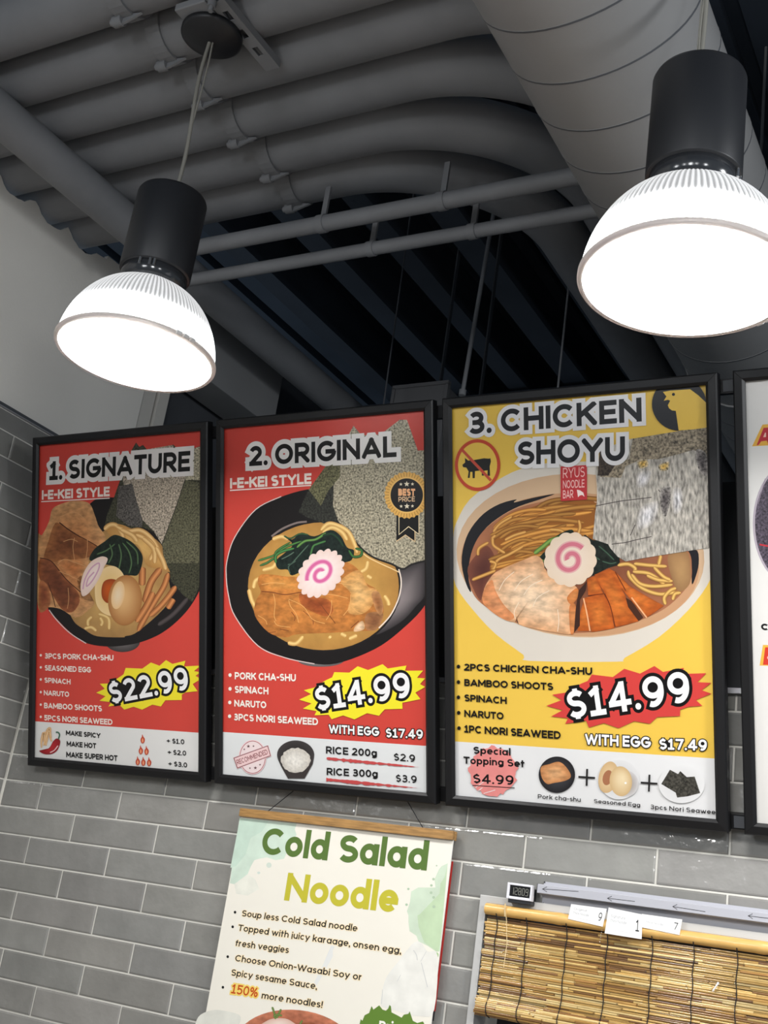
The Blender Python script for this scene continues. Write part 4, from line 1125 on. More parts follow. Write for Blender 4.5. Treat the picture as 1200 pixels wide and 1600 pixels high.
# chicken, fish cake, bamboo
P.blob(N_(290,655, 300,560, 330,490, 400,405, 550,335, 650,295, 740,262, 800,300, 840,400, 1000,470, 1090,530, 1112,600, 1060,672, 1085,740, 1066,925, 900,915, 760,890, 600,850, 580,790, 565,828, 490,815, 380,750), (232, 204, 172), (214, 160, 116), tex=2, sm=3)
P.blob(N_(290,655, 310,540, 370,470, 400,560, 470,680, 560,780, 500,815, 380,750), (214, 146, 100), (206, 132, 84), tex=2)
P.blob(N_(1010,620, 1090,540, 1110,600, 1050,680), (214, 140, 80), (190, 112, 58), tex=2); P.blob(N_(1030,700, 1085,690, 1075,900, 1040,920), (206, 136, 82), (196, 118, 66), tex=2)
for q in (N_(570,800, 560,740, 600,660), N_(640,600, 700,520, 800,470), N_(560,560, 620,480, 720,420), N_(720,700, 760,620, 860,560), N_(430,560, 480,470, 560,400), N_(930,720, 940,820, 930,910)): P.line(q, 1.0, (240, 220, 196))
P.poly(N_(575,780, 600,850, 585,830), (50, 28, 22))
naruto(P, 890.5, 874, 40, 42, 20, (206, 116, 132), (232, 214, 196), (226, 204, 180), 13, 1.95, 6.2, .035, 5.2, -1)
BM = ((206, 116, 48), (176, 84, 30))
for q in (O2(10,905, 30,760, 62,640, 100,640, 110,905), O2(90,462, 160,436, 232,590, 100,602), O2(155,425, 280,372, 360,500, 420,610, 440,700, 530,822, 430,850, 335,872, 290,760, 240,585, 180,480), O2(270,368, 330,400, 450,520, 600,610, 745,690, 600,792, 530,720, 430,600, 350,500), O2(60,625, 232,582, 280,700, 325,880, 230,900, 130,915, 90,760)):
    P.blob(q, *BM, tex=2, sm=0)
for q in (O2(60,625, 90,760, 115,905), O2(470,620, 560,740, 600,792)): P.line(q, 2.2, (238, 176, 128))
for q in (O2(240,585, 290,700, 330,870), O2(330,400, 420,560), O2(100,604, 232,588)): P.line(q, 1.5, (110, 46, 18))
P.poly(O2(420,620, 470,650, 570,790, 530,820, 440,700), (70, 40, 26)); P.poly(N_(1110,560, 1180,480, 1170,560, 1120,640, 1120,860, 1070,920, 1085,720), (60, 36, 28))
# seaweed
P.poly(M_(470,465, 560,455, 700,430, 870,400, 960,385, 1115,362, 1160,362, 1160,1380) + O2(1150,195, 1000,215, 840,240, 700,262, 560,285, 420,312, 350,270, 290,200, 270,165, 140,120) + M_(150,1210, 160,1100, 175,1000, 175,880, 165,760, 170,700, 195,690, 200,560), (172, 166, 156), tex=7)
P.poly(M_(170,690, 250,680, 330,660, 450,640, 480,465, 900,395, 1100,365, 1130,365, 1130,640, 1000,560, 860,600, 700,640, 560,640, 420,700, 380,800, 200,790), (140, 128, 108), tex=1)
P.poly(M_(200,560, 240,640, 330,690, 270,780, 180,780), (62, 52, 44), tex=1)
for q in (M_(160,1040, 360,1000, 480,985, 640,965), O2(300,165, 420,150, 500,130, 640,100), M_(700,900, 780,1020, 760,1120), M_(500,1200, 460,1290), M_(640,1090, 650,1180)): P.line(q, 1.3, (74, 66, 64))
for q in (M_(720,900, 800,880, 800,1000, 760,1130, 720,1050), M_(1020,560, 1110,600, 1110,780, 1040,720)): P.blob(q, (72, 66, 66), (150, 144, 138), tex=1)
for q in (M_(520,660, 600,640, 610,700, 540,720), M_(700,690, 790,660, 780,730, 720,740)): P.blob(q, (196, 156, 70), (176, 166, 148), tex=1)
for q in (M_(540,1060, 700,1000, 660,1180, 520,1240), M_(820,900, 900,900, 900,1060, 830,1100), M_(520,760, 640,740, 600,860, 520,880)): P.blob(q, (206, 204, 206), (182, 176, 168), tex=7)
# pictograms
P.ell(745.5, 726.5, 35.5, 40.5, (196, 70, 44)); P.ell(745.5, 726.5, 30.6, 35.2, YEL)
P.poly(L_(118,688, 142,668, 140,628, 168,652, 230,645, 300,632, 345,635, 358,632, 362,660, 352,700, 355,782, 332,782, 334,735, 305,738, 302,780, 284,780, 285,735, 226,742, 224,802, 206,802, 204,748, 186,748, 181,800, 164,800, 172,745, 152,712, 125,708), (28, 27, 26))
P.line(L_(118,562, 362,822), 4.4, (196, 76, 56), sm=0)
P.ell(*M_(876, 170)[0], 42.5, 41.5, (34, 34, 38))
P.poly(M_(738,66, 800,55, 970,43, 1040,95, 1130,180, 1130,368, 1000,385, 872,395, 848,228, 815,224, 790,205, 780,180, 800,140, 780,133, 745,142, 768,105), YEL)
P.ell(*M_(828, 87)[0], 2.4, 2.4, (24, 24, 26))
P.poly(L_(955,702, 1180,690, 1182,985, 958,997), (190, 54, 58))
P.text('RYUS', *L_(976,802, 1162,790, 976,716), 0.06, (240, 190, 184), sp=.13); P.text('NOODLE', *L_(976,890, 1160,880, 976,822), 0.075, (240, 190, 184), sp=.10); P.text('BAR', *L_(976,976, 1064,970, 976,906), 0.08, (240, 190, 184))
P.poly(L_(1095,900, 1120,905, 1150,925, 1160,960, 1140,945, 1120,950, 1105,965), (244, 220, 214))
P.text('3. CHICKEN', *(L_(174,430)[0], M_(558,318)[0], L_(172,240)[0]), 0.11, (30, 30, 32), [(0.18, (232, 230, 230))])
P.text('SHOYU', *(L_(590,690)[0], M_(415,652)[0], L_(590,492)[0]), 0.11, (30, 30, 32), [(0.18, (232, 230, 230))], sp=.09)
for t, q, b in (('2PCS CHICKEN CHA-SHU', (133,152, 1226,190, 133,92), (85, 118)), ('BAMBOO SHOOTS', (135,283, 893,320, 135,223), (85, 250)), ('SPINACH', (135,413, 497,438, 135,354), (85, 380)), ('NARUTO', (135,547, 470,570, 135,487), (87, 512)), ('1PC NORI SEAWEED', (135,680, 957,737, 135,616), (90, 643))):
    P.text(t, *Q(*q), 0.112, BLK, sp=.085); P.ell(*Q(*b)[0], 2.7, 3.0, BLK)
B3 = [(853, 1103), (877, 1094), (862, 1085.6), (885, 1082), (897, 1074), (908, 1068), (918, 1064), (924, 1054), (957, 1058), (975, 1045), (999.5, 1052.6), (1022, 1040.7), (1035.5, 1050), (1068, 1043.6), (1066, 1053), (1103, 1052), (1089.5, 1066), (1111, 1067), (1096, 1078.5), (1111, 1084), (1087, 1094), (1097, 1103), (1076, 1104.4), (1062.5, 1109), (1062, 1119), (1026.5, 1120.6), (1015, 1131), (990.5, 1127), (966, 1138), (943, 1130), (919.6, 1137), (915, 1126), (882.5, 1131.4), (887, 1122.4), (860.4, 1119.5), (878.7, 1109.8)]
price(P, '$14.99', B3, *S_(128,467, 980,338, 100,262), (208, 66, 62))
P.text('WITH EGG', *S_(238,637, 693,662, 238,562), 0.11, (246, 245, 244), [(0.09, BLK)]); P.text('$17.49', *S_(753,672, 1085,682, 753,595), 0.10, (246, 245, 244), [(0.09, BLK)])
random.seed(8)
P.poly([Q(380 + (205 + random.uniform(-16, 16)) * cos(2 * pi * i / 50), 1010 + (210 + random.uniform(-14, 14)) * sin(2 * pi * i / 50))[0] for i in range(50)], (228, 140, 136), tex=6)
for q in (Q(230,1150, 300,1100), Q(300,1200, 400,1170), Q(220,1090, 260,1060), Q(240,1190, 290,1150)): P.line(q, 1.2, (228, 214, 212), sm=0)
P.text('Special', *Q(212,860, 530,878, 212,800), 0.105, BLK); P.text('Topping Set', *Q(128,945, 648,978, 128,884), 0.105, BLK); P.text('$4.99', *Q(210,1112, 557,1128, 210,1032), 0.09, BLK, sp=.14)
P.line(Q(205,1131, 565,1153), 1.3, BLK, sm=0)
P.ell(*Q(925, 1040)[0], 28.4, 28.4, (70, 70, 74), (34, 33, 36))
P.blob(Q(790,975, 860,950, 940,930, 1000,970, 1045,1050, 1000,1090, 900,1110, 840,1118, 795,1060), (214, 164, 116), (190, 128, 80), tex=2)
P.text('Pork cha-shu', *Q(763,1243, 1128,1272, 763,1206), 0.075, BLK, sp=.13)
for x, y in ((250, 865), (683, 905)):
    P.line(S_(x - 58, y - 3, x + 58, y + 5), 3.0, (36, 35, 35), sm=0); P.line(S_(x + 3, y - 58, x - 1, y + 60), 3.0, (36, 35, 35), sm=0)
P.ell(*S_(475, 882)[0], 31, 31, (206, 206, 208), (222, 222, 222)); P.ell(*S_(520, 910)[0], 20, 21, (150, 140, 132), (206, 204, 204))
P.ell(*S_(400, 865)[0], 15, 25, (226, 200, 158), (206, 172, 126), rot=12); P.ell(*S_(395, 868)[0], 7.5, 12, (168, 112, 80), rot=15)
P.ell(*S_(487, 893)[0], 17.5, 23.5, (236, 216, 176), (206, 174, 126), rot=-6, ctr=S_(500, 870)[0]); P.ell(*S_(520, 905)[0], 1.8, 1.6, (252, 248, 240))
P.text('Seasoned Egg', *S_(300,1043, 622,1072, 300,1016), 0.08, BLK, sp=.14)
P.ell(*S_(910, 912)[0], 36, 30, (214, 214, 214), (226, 226, 226))
P.poly(S_(828,813, 885,843, 900,822, 945,864, 1000,860, 1038,975, 950,998, 878,1006, 868,972, 768,912), (66, 64, 58), tex=1)
P.line(S_(885,843, 940,905), .8, (40, 40, 36), sm=0); P.line(S_(868,972, 945,866), .8, (40, 40, 36), sm=0)
P.text('3pcs Nori Seaweed', *S_(693,1085, 1178,1126, 693,1054), 0.08, BLK, sp=.14)
finish(P, root)
# ---- 4
root, P = make_sign(3, 'white framed menu sign at the right photo edge, only its left side in view')
sheet(P, (222, 220, 216))
T1 = K(1130, 600, 8); T2 = K(1130, 800, 5.333)
P.ell(1240, 818, 64.5, 98, (196, 186, 194), (176, 166, 176)); P.ell(1240, 818, 61, 95, (66, 58, 66), (84, 76, 88), tex=1)
P.line(T2(300,270, 380,285, 500,300), 2.6, (186, 50, 60))
for q in (T1(520,1180, 470,1350, 430,1500), T1(500,1260, 450,1420)): P.line(q, 1.0, (150, 136, 150))
P.poly(T1(355,777, 485,505, 900,470, 960,740), (224, 172, 66)); P.poly(T1(412,762, 500,545, 880,520, 930,735), (186, 40, 54)); P.poly(T1(430,768, 470,715, 540,705, 560,760), (224, 172, 66)); P.poly(T1(495,662, 517,605, 530,605, 530,660), (236, 196, 180))
P.text('C', *T2(312,983, 374,989, 312,928), 0.14, BLK)
P.poly(T2(300,1280, 328,1108, 700,1118, 700,1290), (226, 176, 70)); P.poly(T2(328,1274, 346,1128, 700,1138, 700,1284), (206, 60, 44)); P.ell(*T2(385, 1215)[0], 4, 3.4, (240, 210, 200))
finish(P, root)

# rails that carry the signs
for s, lb in ((1, 'black mounting rail behind the top edges of the menu signs'), (0, 'black mounting rail behind the bottom edges of the menu signs')):
    c = P0 + SU * (YB_ + (PH / 2 - 0.002 if s else -PH / 2 - 0.006)) - SN * 0.034
    root = empty('mounting_rail', (MX[0][0] - 0.25, c.y, c.z), (pi / 2 + TILT, 0, 0))
    tag(root, lb, 'rail', 'mounting rails of the menu signs')
    m = MB(); m.box((0, -0.016, -0.010), (MX[3][0] - MX[0][0] + 0.5, 0.016, 0.0125)); m.build('rail_bar', M_frame, root, bevel=.001)
    for x in (0.2, 1.0, 1.75, 2.3):
        m = MB()
        if s: m.box((x, -0.012, -0.30), (x + 0.02, 0.012, -0.010))
        else: m.box((x, -0.012, -0.03), (x + .02, 0.012, -0.010))
        m.build('wall_arm', M_frame, root)
    m = MB(); gx = (MX[2][0] + MX[3][0]) / 2 - (MX[0][0] - 0.25)
    m.box((gx - .010, -.012, .0125), (gx + .012, .012, .0155)); m.build('rail_clip', M_dark, root)
# ------------------------------------------------------------------ hanging poster
PYP = -0.030
tlx = at(375, 1279, (0, 1, 0), PYP); trx = at(706.5, 1303.5, (0, 1, 0), PYP); blx = at(320, 1598, (0, 1, 0), PYP); brx = at(677, 1598, (0, 1, 0), PYP)
X0 = (tlx.x + blx.x) / 2; X1 = (trx.x + brx.x) / 2; ZT = (tlx.z + trx.z) / 2
PHH = 0.84
pc = ((X0 + X1) / 2, PYP, ZT)
root = empty('hanging_poster', (pc[0], pc[1], ZT - PHH), (pi / 2, 0, 0))
tag(root, 'cream poster with green heading hanging from a wooden bar below the second menu sign', 'poster')
def conv(px, py):
    q = at(px, py, (0, 1, 0), PYP)
    return q.x - pc[0], q.z - (ZT - PHH)
P = Print(conv)
hw_ = (X1 - X0) / 2
P._f([(-hw_, 0), (hw_, 0), (hw_, PHH), (-hw_, PHH)], P.col((240, 236, 224)), 0)
TT = K(360, 1260, 6.667); UU = K(530, 1260, 6.316); VV = K(310, 1400, 5.714); XX = K(500, 1420, 5.714)
GR1 = (208, 226, 210); GR2 = (206, 222, 200)
P.poly(TT(96,120, 690,178, 672,240, 690,300, 640,360, 560,545, 470,560, 380,530, 300,545, 250,560, 215,620, 180,705, 110,760, 40,810, -6,800, 20,600), GR1, tex=6)
P.poly(TT(100,120, 400,150, 330,260, 210,330, 160,500, 60,620, 0,640), (198, 220, 204), tex=6)
P.poly(TT(40,810, 180,705, 260,760, 300,860, 180,930, 60,910), (232, 232, 220), tex=6)
P.ell(*TT(402, 612)[0], 4, 4.2, (212, 222, 210)); P.ell(*TT(295, 692)[0], 2.4, 2, (212, 222, 212))
P.poly(UU(1072,560, 1010,590, 985,620, 940,720, 950,800, 780,800, 710,840, 700,940, 680,1000, 660,1060, 655,1137) + XX(770,0, 790,60, 790,120, 800,200, 860,240, 880,290, 960,330, 1040,385, 1068,380, 1090,200), GR2, tex=6)
P.poly(UU(1064,600, 1040,700, 1000,760, 990,860, 800,1060) + XX(870,60, 880,160, 930,300, 1040,380, 1066,380, 1100,20), (194, 216, 180), tex=6)
for x, y, r in ((930, 718, 2.0), (910, 780, 2.0), (907, 852, 2.2), (932, 898, 2.2), (935, 990, 2.4), (962, 585, 1.2), (683, 815, 1.8), (665, 970, 2.0)): P.ell(*UU(x, y)[0], r, r, (176, 198, 170))
P.ell(*XX(1042, 412)[0], 3, 4, (172, 200, 150)); P.ell(*XX(980, 415)[0], 5, 5, (228, 226, 222))
P.poly(XX(830,310, 700,470, 600,600, 560,720, 545,860, 640,900, 900,960, 1020,900, 1050,420, 960,380, 900,300), (234, 233, 226), tex=6, sm=4)
for q, w in ((XX(835,370, 860,410, 870,460), 1.2), (XX(905,480, 930,580, 960,700), 1.2), (XX(950,380, 900,470), .8), (XX(560,720, 550,850), .8), (XX(720,590, 690,650), .7)): P.line(q, w, (206, 206, 204))
P.poly(XX(100,330, 130,340, 40,520, 10,540), (226, 228, 226)); P.poly(VV(1200,440, 1200,540, 1040,830, 1010,820), (230, 231, 228))
P.text('Cold Salad', (407, 1334), (666.5, 1360.5), (413.5, 1293), 0.112, (90, 118, 56), sp=.07)
P.text('Noodle', (443.7, 1406.7), (620, 1426.5), (450.5, 1363.5), 0.112, (196, 188, 58), sp=.07)
GLOW = [(0.10, (250, 226, 188))]
for t, bl, br, tl in (('Soup less Cold Salad noodle', (377.4, 1431.5), (557.8, 1455.5), (379.2, 1422.0)), ('Topped with juicy karaage, onsen egg,', (371.6, 1454), (626, 1490.5), (373.4, 1444.4)), ('fresh veggies', (367.6, 1478), (450.8, 1489.6), (369.4, 1468.2)), ('Choose Onion-Wasabi Soy or', (367, 1501.5), (565, 1532), (368.9, 1491.8)), ('Spicy sesame Sauce,', (360.8, 1524), (494.6, 1546), (362.7, 1514.2)), ('more noodles!', (408.4, 1560), (503.4, 1575), (410.2, 1550))):
    P.text(t, bl, br, tl, 0.086, (24, 20, 18), GLOW, sp=.11)
P.text('150%', (360.8, 1552), (402, 1558.5), (363.6, 1537.4), 0.085, (196, 78, 26), [(0.16, (248, 214, 110))], sp=.10)
for x, y in ((328, 145), (307, 275), (263, 542), (220, 815)): P.ell(*VV(x, y)[0], 1.9, 2.2, BLK)
P.poly(VV(0,1080, 120,1020, 260,1030, 380,1080, 300,1200, 0,1200), (224, 224, 214), tex=6, sm=4)
P.ell(462, 1640, 96, 62, (120, 62, 44), (196, 122, 92), rot=6, tex=2)
P.blob(VV(560,1180, 620,1110, 720,1090, 820,1110, 900,1200), (236, 216, 204), (214, 176, 160))
P.strand(VV(560,1150, 500,1220), 6, (150, 170, 110), (226, 226, 196)); P.blob(VV(880,1160, 1000,1130, 1100,1180, 1000,1240), (172, 104, 70), (150, 84, 56), tex=2)
for q in (VV(690,1100, 680,1050, 660,990), VV(700,1090, 720,1050, 740,1010), VV(670,1080, 700,1060, 750,1070), VV(900,1160, 930,1110)): P.strand(q, 3.2, (60, 84, 36), (130, 156, 84))
P.poly(XX(350,1140, 355,1030, 365,985, 380,1000, 400,950, 440,930, 462,868, 478,900, 530,862, 560,900, 590,910, 610,890, 622,858, 634,870, 640,925, 690,950, 730,972, 750,945, 790,938, 802,915, 830,1000, 870,1020, 920,1005, 940,1040, 960,1140), (98, 132, 52))
P.text('Pri', (591.5, 1609), (613.5, 1612), (593.2, 1594.6), 0.12, (240, 242, 230))
P.mb.build('poster_sheet', M_pr, root, fix=False)
m = MB(); m.box((-hw_, 0, -0.003), (hw_, PHH, -0.0006)); m.build('sheet_backing', M_paper, root)
# wooden bar: two halves clamping the sheet
m = MB()
m.box((-hw_ - .001, PHH - .004, 0.0005), (hw_ + .002, PHH + .0165, 0.010)); m.box((-hw_ - .001, PHH - .004, -0.013), (hw_ + .002, PHH + .0165, -0.0035)); m.box((-hw_ + .01, PHH + .003, -.0036), (hw_ - .01, PHH + .0165, .0006))
m.build('hanger_bar', M_wood, root, bevel=.001)
hz = PHH + .0165
for (a, b) in (((417, 1266), (461, 1233)), ((663, 1282), (635, 1250))):
    p = at(*a, (0, 1, 0), PYP); q = at(*b, (0, 1, 0), PYP - 0.004)
    m = MB()
    pl0 = Vector((p.x - pc[0], hz - .002, -0.002)); pl1 = Vector((q.x - pc[0], q.z - (ZT - PHH), 0.002))
    m.tube([pl0, pl1, pl1 + (pl1 - pl0) * 0.05], 0.0011, 6)
    m.build('hanging_string', M_string, root)
# the red sheet hanging behind it
rx = at(699.5, 1420, (0, 1, 0), -0.0075).x - .0095 + .01
root = empty('red_poster', ((X0 + rx) / 2, -0.0075, 1.445), (pi / 2, 0, 0))
tag(root, 'red sheet hidden behind the cream poster, only its right edge showing', 'poster')
m = MB(); w2 = (rx - X0) / 2 - .01
m.box((-w2 + .02, 0, -.0006), (w2 + .0095, ZT - 0.05 - 1.445, 0.0006)); m.build('poster_sheet', M_red, root)
m = MB(); m.box((-w2 + .02, -.02, -.001), (w2 + .008, 0.0, 0.001)); m.build('dark_band', M_ink, root)

# ------------------------------------------------------------------ bamboo blind
BX0, BX1 = OPX0 + 0.006, 2.55
BZT = 1.690; BY = -0.022
pz = 1.6775; prd = 0.0125
p_l = at(763, 1424, (0, 1, 0), -0.03)
root = empty('bamboo_blind', (BX0, BY, BZT))
tag(root, 'brown split-bamboo roll-up blind hanging across the window under the ticket rail', 'blind')
m = MB()
LN = BX1 - BX0
pts = []; rs = []
x = 0
while x < LN:
    for dx, k in ((0, 1.0), (0.16, 0.99), (0.172, 1.06), (0.18, 1.05), (0.186, 0.98)):
        pts.append((x + dx, 0, pz - BZT)); rs.append(prd * k)
    x += 0.215
m.tube(pts, prd, 18, rs=rs); m.build('bamboo_pole', M_bamboo, root)
random.seed(21)
RC = [(224, 190, 122), (208, 168, 98), (192, 148, 82), (232, 204, 142), (172, 128, 74), (150, 110, 68), (216, 178, 108), (122, 90, 60), (200, 160, 92), (222, 184, 116)]
m = MB()
z = pz - BZT - prd - 0.003
zr = []
while z > -0.208:
    r = random.uniform(0.0017, 0.0028)
    z -= r * .97
    zr.append((z, r, 0.004 + 0.0015 * random.uniform(-1, 1)))
    z -= r * .97
# the foot of the blind is rolled up: reeds round a drum
rollc = (-0.2165, 0.006); RR = 0.017
for i in range(26):
    a = 2 * pi * i / 26
    zr.append((rollc[0] + RR * sin(a), random.uniform(0.0019, 0.0026), rollc[1] - RR * cos(a)))
for (z, r, yo) in zr:
    x = random.uniform(-0.003, 0.004)
    while x < LN - 0.01:
        ln = random.choice((0.05, 0.08, 0.11, 0.16, 0.22, 0.09, 0.13))
        x2 = min(LN, x + ln)
        c = S(random.choice(RC)); k = random.uniform(.55, .98)
        c = (c[0] * k, c[1] * k, c[2] * k)
        dy = random.uniform(-.0008, .0008); dz = random.uniform(-.0006, .0006)
        m.tube([(x, yo + dy, z + dz), (x2 - .0006, yo + dy, z + dz + random.uniform(-.0007, .0007))], r * random.uniform(.92, 1.08), 12, c, flat=.42)
        if random.random() < .35: m.tube([(x2 - .004, yo + dy, z + dz), (x2 - .001, yo + dy, z + dz)], r * 1.16, 8, (c[0] * .5, c[1] * .45, c[2] * .4), flat=.45)
        x = x2
m.build('reed_mat', M_reed, root, fix=False)
for px in ((776, 1436), (823, 1440), (885, 1452), (948, 1468), (1018, 1485), (1084, 1478), (1152, 1485), (1215, 1490), (1285, 1500)):
    x = at(px[0], px[1], (0, 1, 0), BY - .004).x - BX0
    if x > LN: continue
    for yy in (-0.0016,):
        m = MB()
        m.tube([(x, -0.010, pz - BZT - prd * .6)] + [(x + 0.0015 * sin(i * 1.7), 0.0008, -0.036 - 0.0158 * i) for i in range(0, 11)] + [(x, rollc[1] - RR - .0035, rollc[0] + .004), (x + .0005, rollc[1] - RR * .88 - .0035, rollc[0] - RR * .5), (x + .001, rollc[1] - RR * .6 - .003, rollc[0] - RR * .85), (x + .003, rollc[1], rollc[0] - RR - .003)], 0.0011, 6)
        m.build('binding_cord', M_string, root)
m = MB(); xx = at(736, 1430, (0, 1, 0), BY - .02).x + 0.018
xx = at(787, 1420, (0, 1, 0), BY - .02).x - BX0
m.tube([(xx, -0.0135, 0.004), (xx + .002, -0.0145, -0.012), (xx + .004, -0.0075, -.03), (xx + .010, -0.005, -0.08), (xx + .008, -0.005, -.13)], 0.0009, 6)
m.tube([(xx - .0005, -.0135, .002), (xx, -.0140, -.012), (xx + .0005, -.011, -.024)], 0.0013, 6)
m.build('pull_cord', M_beige, root)
m = MB()  # bright beads modelled to stand for points of reflected light
for i in range(7): 
    q = at(941 - i * .6, 1450 + i * 3.6, (0, 1, 0), BY - .006); c = (q.x - BX0, -.006, q.z - BZT)
    m.lathe([(0.0002, -.0012), (.001, -.0006), (.0012, 0), (.001, .0006), (.0002, .0012)], c, 8)
m.build('glint_beads', mat('bright_glints', S((235, 232, 222)), rough=.15, metal=.7), root)

qa_ = at(1123, 1535, (0, 1, 0), BY - .006); qb_ = at(1114, 1548, (0, 1, 0), BY - .006)
m = MB(); m.tube([(qa_.x - BX0, -.006, qa_.z - BZT), ((qa_.x + qb_.x) / 2 - BX0, -.007, (qa_.z + qb_.z) / 2 - BZT), (qb_.x - BX0, -.006, qb_.z - BZT)], .0018, 10, rs=[.0024, .0015, .0018])
tag(m.build('cord_toggle', M_paper, root), 'small white cord toggle')

# ------------------------------------------------------------------ ticket rail
ra = at(841, 1383, (0, 1, 0), -0.03)
RX0 = ra.x; RX1 = 2.62
root = empty('ticket_rail', (RX0, 0, 1.700))
tag(root, 'white metal ticket rail with drawn arrows above the bamboo blind', 'rail')
m = MB()
bt, bb = 1.752 - 1.700, 1.698 - 1.700
m.box((0.004, -0.0075, bb), (RX1 - RX0, -0.0060, bt)); m.build('back_plate', M_whitemetal, root)
m = MB()
ft = at(842, 1381, (0, 1, 0), -0.033).z - 1.700; fb = at(843, 1395, (0, 1, 0), -0.033).z - 1.700
m.prism([(-0.0335, fb), (-0.0335, ft - .002), (-0.0315, ft), (-0.0075, ft + .001), (-0.0075, fb - .002)], 0, 0.0, RX1 - RX0)
fr = m.build('front_rail', M_whitemetal, root)
m = MB(); m.box((-0.0012, -0.034, fb), (0.0, -0.0075, ft)); m.build('end_cap', M_lampblack, root)
for (px, py) in ((851, 1378.5), (849, 1411.5)):
    m = MB(); q = at(px, py, (0, 1, 0), -0.008); m.tube([(q.x - RX0, -0.0095, q.z - 1.700), (q.x - RX0, -0.007, q.z - 1.700)], 0.0017, 8)
    m.build('rail_screw', M_ink, root)
m = MB()
def rl(px, py):
    q = at(px, py, (0, 1, 0), -0.0337); return (q.x - RX0, q.z - 1.700)
def stroke(m, pts, w):
    for q in ribbon([rl(*p) for p in pts], w / 2): m.add([(a, -0.0337, b) for a, b in q], [(0, 1, 2, 3)])
for (tip, tail) in (((847.5, 1389), (904, 1393)), ((949, 1403.5), (992, 1408.5)), ((1051, 1416.5), (1102, 1424.5)), ((1169, 1431), (1225, 1438))):
    m = MB(); stroke(m, [tip, tail], 0.0012)
    stroke(m, [(tip[0] + 7, tip[1] - 3.2), tip, (tip[0] + 7, tip[1] + 4.5)], 0.0012)
    m.build('arrow_mark', M_ink, fr, fix=False)
# cards tucked into it
for i, (qd, lines, hand, lb) in enumerate((
    (((892.5, 1412.5), (948, 1420), (941.7, 1448), (887.5, 1435.8)), ('Original', 'Thick Noodle'), '9', 'white order card at the left of the three under the ticket rail'),
    (((951, 1418), (1004, 1429), (1002.5, 1467.5), (944.7, 1458.3)), ('Signature', 'Thick Noodle'), '1', 'white order card hanging lowest, in the middle of the three'),
    (((1003, 1428), (1066, 1436.7), (1061.7, 1461), (1003, 1449)), (None, 'Thick Noodle'), '7', 'white order card at the right of the three under the ticket rail'))):
    yy = -0.0355 - 0.0008 * (i == 1)
    q = [at(px, py, (0, 1, 0), yy) for px, py in qd]
    b = (q[2] + q[3]) / 2
    root = empty('order_card', b, (pi / 2, 0, 0))
    tag(root, lb, 'card', 'order cards under the ticket rail')
    cv = lambda px, py: ((at(px, py, (0, 1, 0), yy)).x - b.x, (at(px, py, (0, 1, 0), yy)).z - b.z)
    loc = [cv(*p) for p in qd]
    m = MB(); n = 4
    top_up = [(loc[0][0], loc[0][1] + .008), (loc[1][0], loc[1][1] + .008)]
    m.prism([(p[0], p[1]) for p in (loc[3], loc[2], loc[1], loc[0])], 2, -0.0006, 0.0)
    m.build('card', M_paper, root)
    P = Print(cv); P.z = 0.00004
    def uvp(u, v):
        a = [qd[0][k] + (qd[1][k] - qd[0][k]) * u for k in (0, 1)]; d = [qd[3][k] + (qd[2][k] - qd[3][k]) * u for k in (0, 1)]
        return (a[0] + (d[0] - a[0]) * v, a[1] + (d[1] - a[1]) * v)
    hgt = 0.15 if i == 1 else 0.2
    for j, t in enumerate(lines):
        if t is None: continue
        v = 0.34 + j * (0.18 if i == 1 else 0.26)
        P.text(t, uvp(.10, v), uvp(.10 + .048 * len(t) - (.12 if j else .02), v), uvp(.10, v - hgt * .7), 0.06, (176, 178, 184), sp=.14)
    P.line([uvp(.25, .82), uvp(.68, .82)], .7, (212, 212, 214), sm=0)
    P.text(hand, uvp(.82, .72), uvp(.92, .72), uvp(.82, .25), 0.06, (46, 46, 52))
    P.mb.build('handwriting', M_pr, root, fix=False)

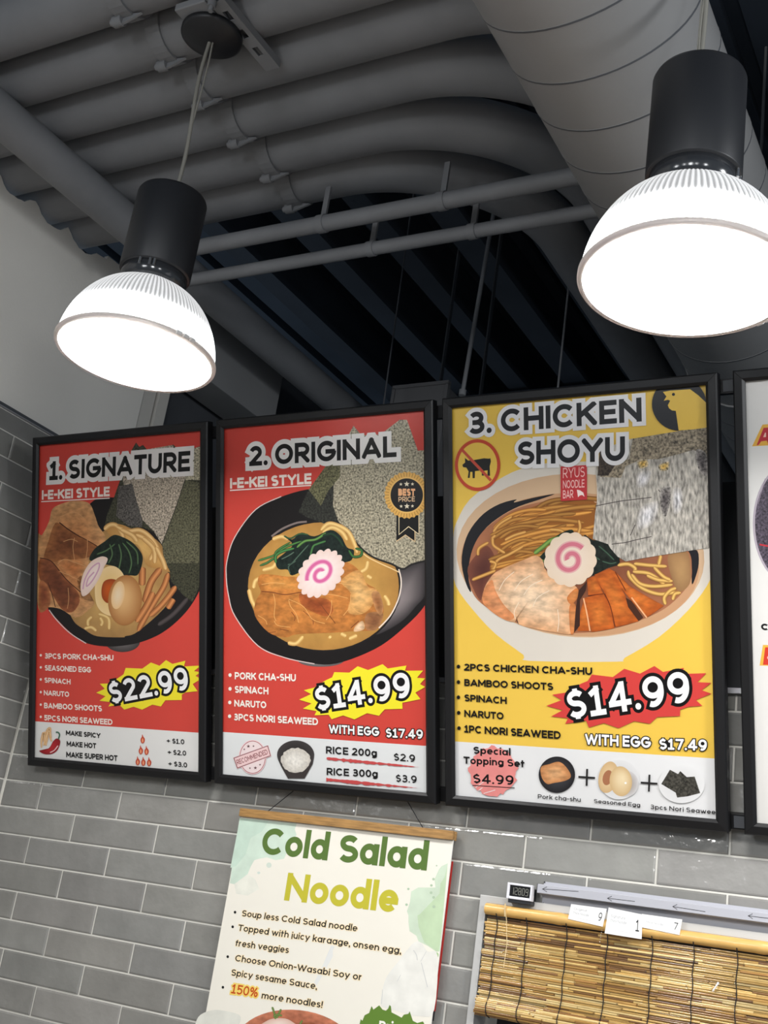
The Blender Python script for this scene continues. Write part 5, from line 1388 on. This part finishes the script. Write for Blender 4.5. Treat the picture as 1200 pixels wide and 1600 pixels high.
# ------------------------------------------------------------------ little clock
qa = [at(*p, (0, 1, 0), -0.040) for p in ((793, 1378.5), (832, 1383), (829.5, 1408.5), (790.5, 1403.5))]
cw = (qa[1].x - qa[0].x + qa[2].x - qa[3].x) / 2; chh = (qa[0].z + qa[1].z - qa[2].z - qa[3].z) / 2
ccx = sum(q.x for q in qa) / 4; ccz = sum(q.z for q in qa) / 4
root = empty('digital_clock', (ccx, -0.028, ccz - chh / 2 - 0.008), (0, 0, 0))
tag(root, 'small white digital clock with black display left of the ticket rail', 'clock')
zb = 0.008
m = MB()
w2 = cw / 2
m.box((-w2, -0.012, zb), (-w2 + .006, 0.004, zb + chh)); m.box((w2 - .0045, -0.012, zb), (w2, 0.004, zb + chh)); m.box((-w2 + .006, -0.012, zb + chh - .005), (w2 - .0045, .004, zb + chh)); m.box((-w2 + .006, -0.012, zb), (w2 - .0045, .004, zb + .006)); m.box((-w2 + .005, -.006, zb + .005), (w2 - .004, .004, zb + chh - .004))
m.build('clock_case', mat('white_plastic', S((226, 226, 232)), rough=.35), root, bevel=.0012)
m = MB(); dx0, dx1, dz0, dz1 = -w2 + .006, w2 - .0045, zb + .006, zb + chh - .005
m.box((dx0, -.0085, dz0), (dx1, -.006, dz1)); dsp = m.build('display', M_lcd, root)
m = MB()
SEG = {'1': 'bc', '2': 'abged', '8': 'abcdefg', '0': 'abcdef', '9': 'abcdfg'}
dw = (dx1 - dx0); n = 5
for i, ch in enumerate('12809'):
    x0 = dx0 + dw * (0.07 + 0.175 * i); x1 = x0 + dw * .125; z0 = dz0 + (dz1 - dz0) * .18; z1 = dz1 - (dz1 - dz0) * .18; zm = (z0 + z1) / 2; t = .0009
    for sgm in SEG[ch]:
        a = {'a': (x0, z1 - t, x1, z1), 'd': (x0, z0, x1, z0 + t), 'g': (x0, zm - t / 2, x1, zm + t / 2), 'b': (x1 - t, zm, x1, z1), 'c': (x1 - t, z0, x1, zm), 'f': (x0, zm, x0 + t, z1), 'e': (x0, z0, x0 + t, zm)}[sgm]
        m.add([(a[0], -.0087, a[1]), (a[2], -.0087, a[1]), (a[2], -.0087, a[3]), (a[0], -.0087, a[3])], [(0, 1, 2, 3)])
m.build('digits', mat('grey_segments', S((150, 150, 140)), rough=.4), dsp, fix=False)
m = MB(); m.box((-w2 + .004, -.009, 0.0), (w2 - .001, .020, zb)); m.box((-w2 + .004, .004, zb), (w2 - .002, .022, zb + chh * .8)); m.build('clock_stand', M_lampblack, root, bevel=.001)
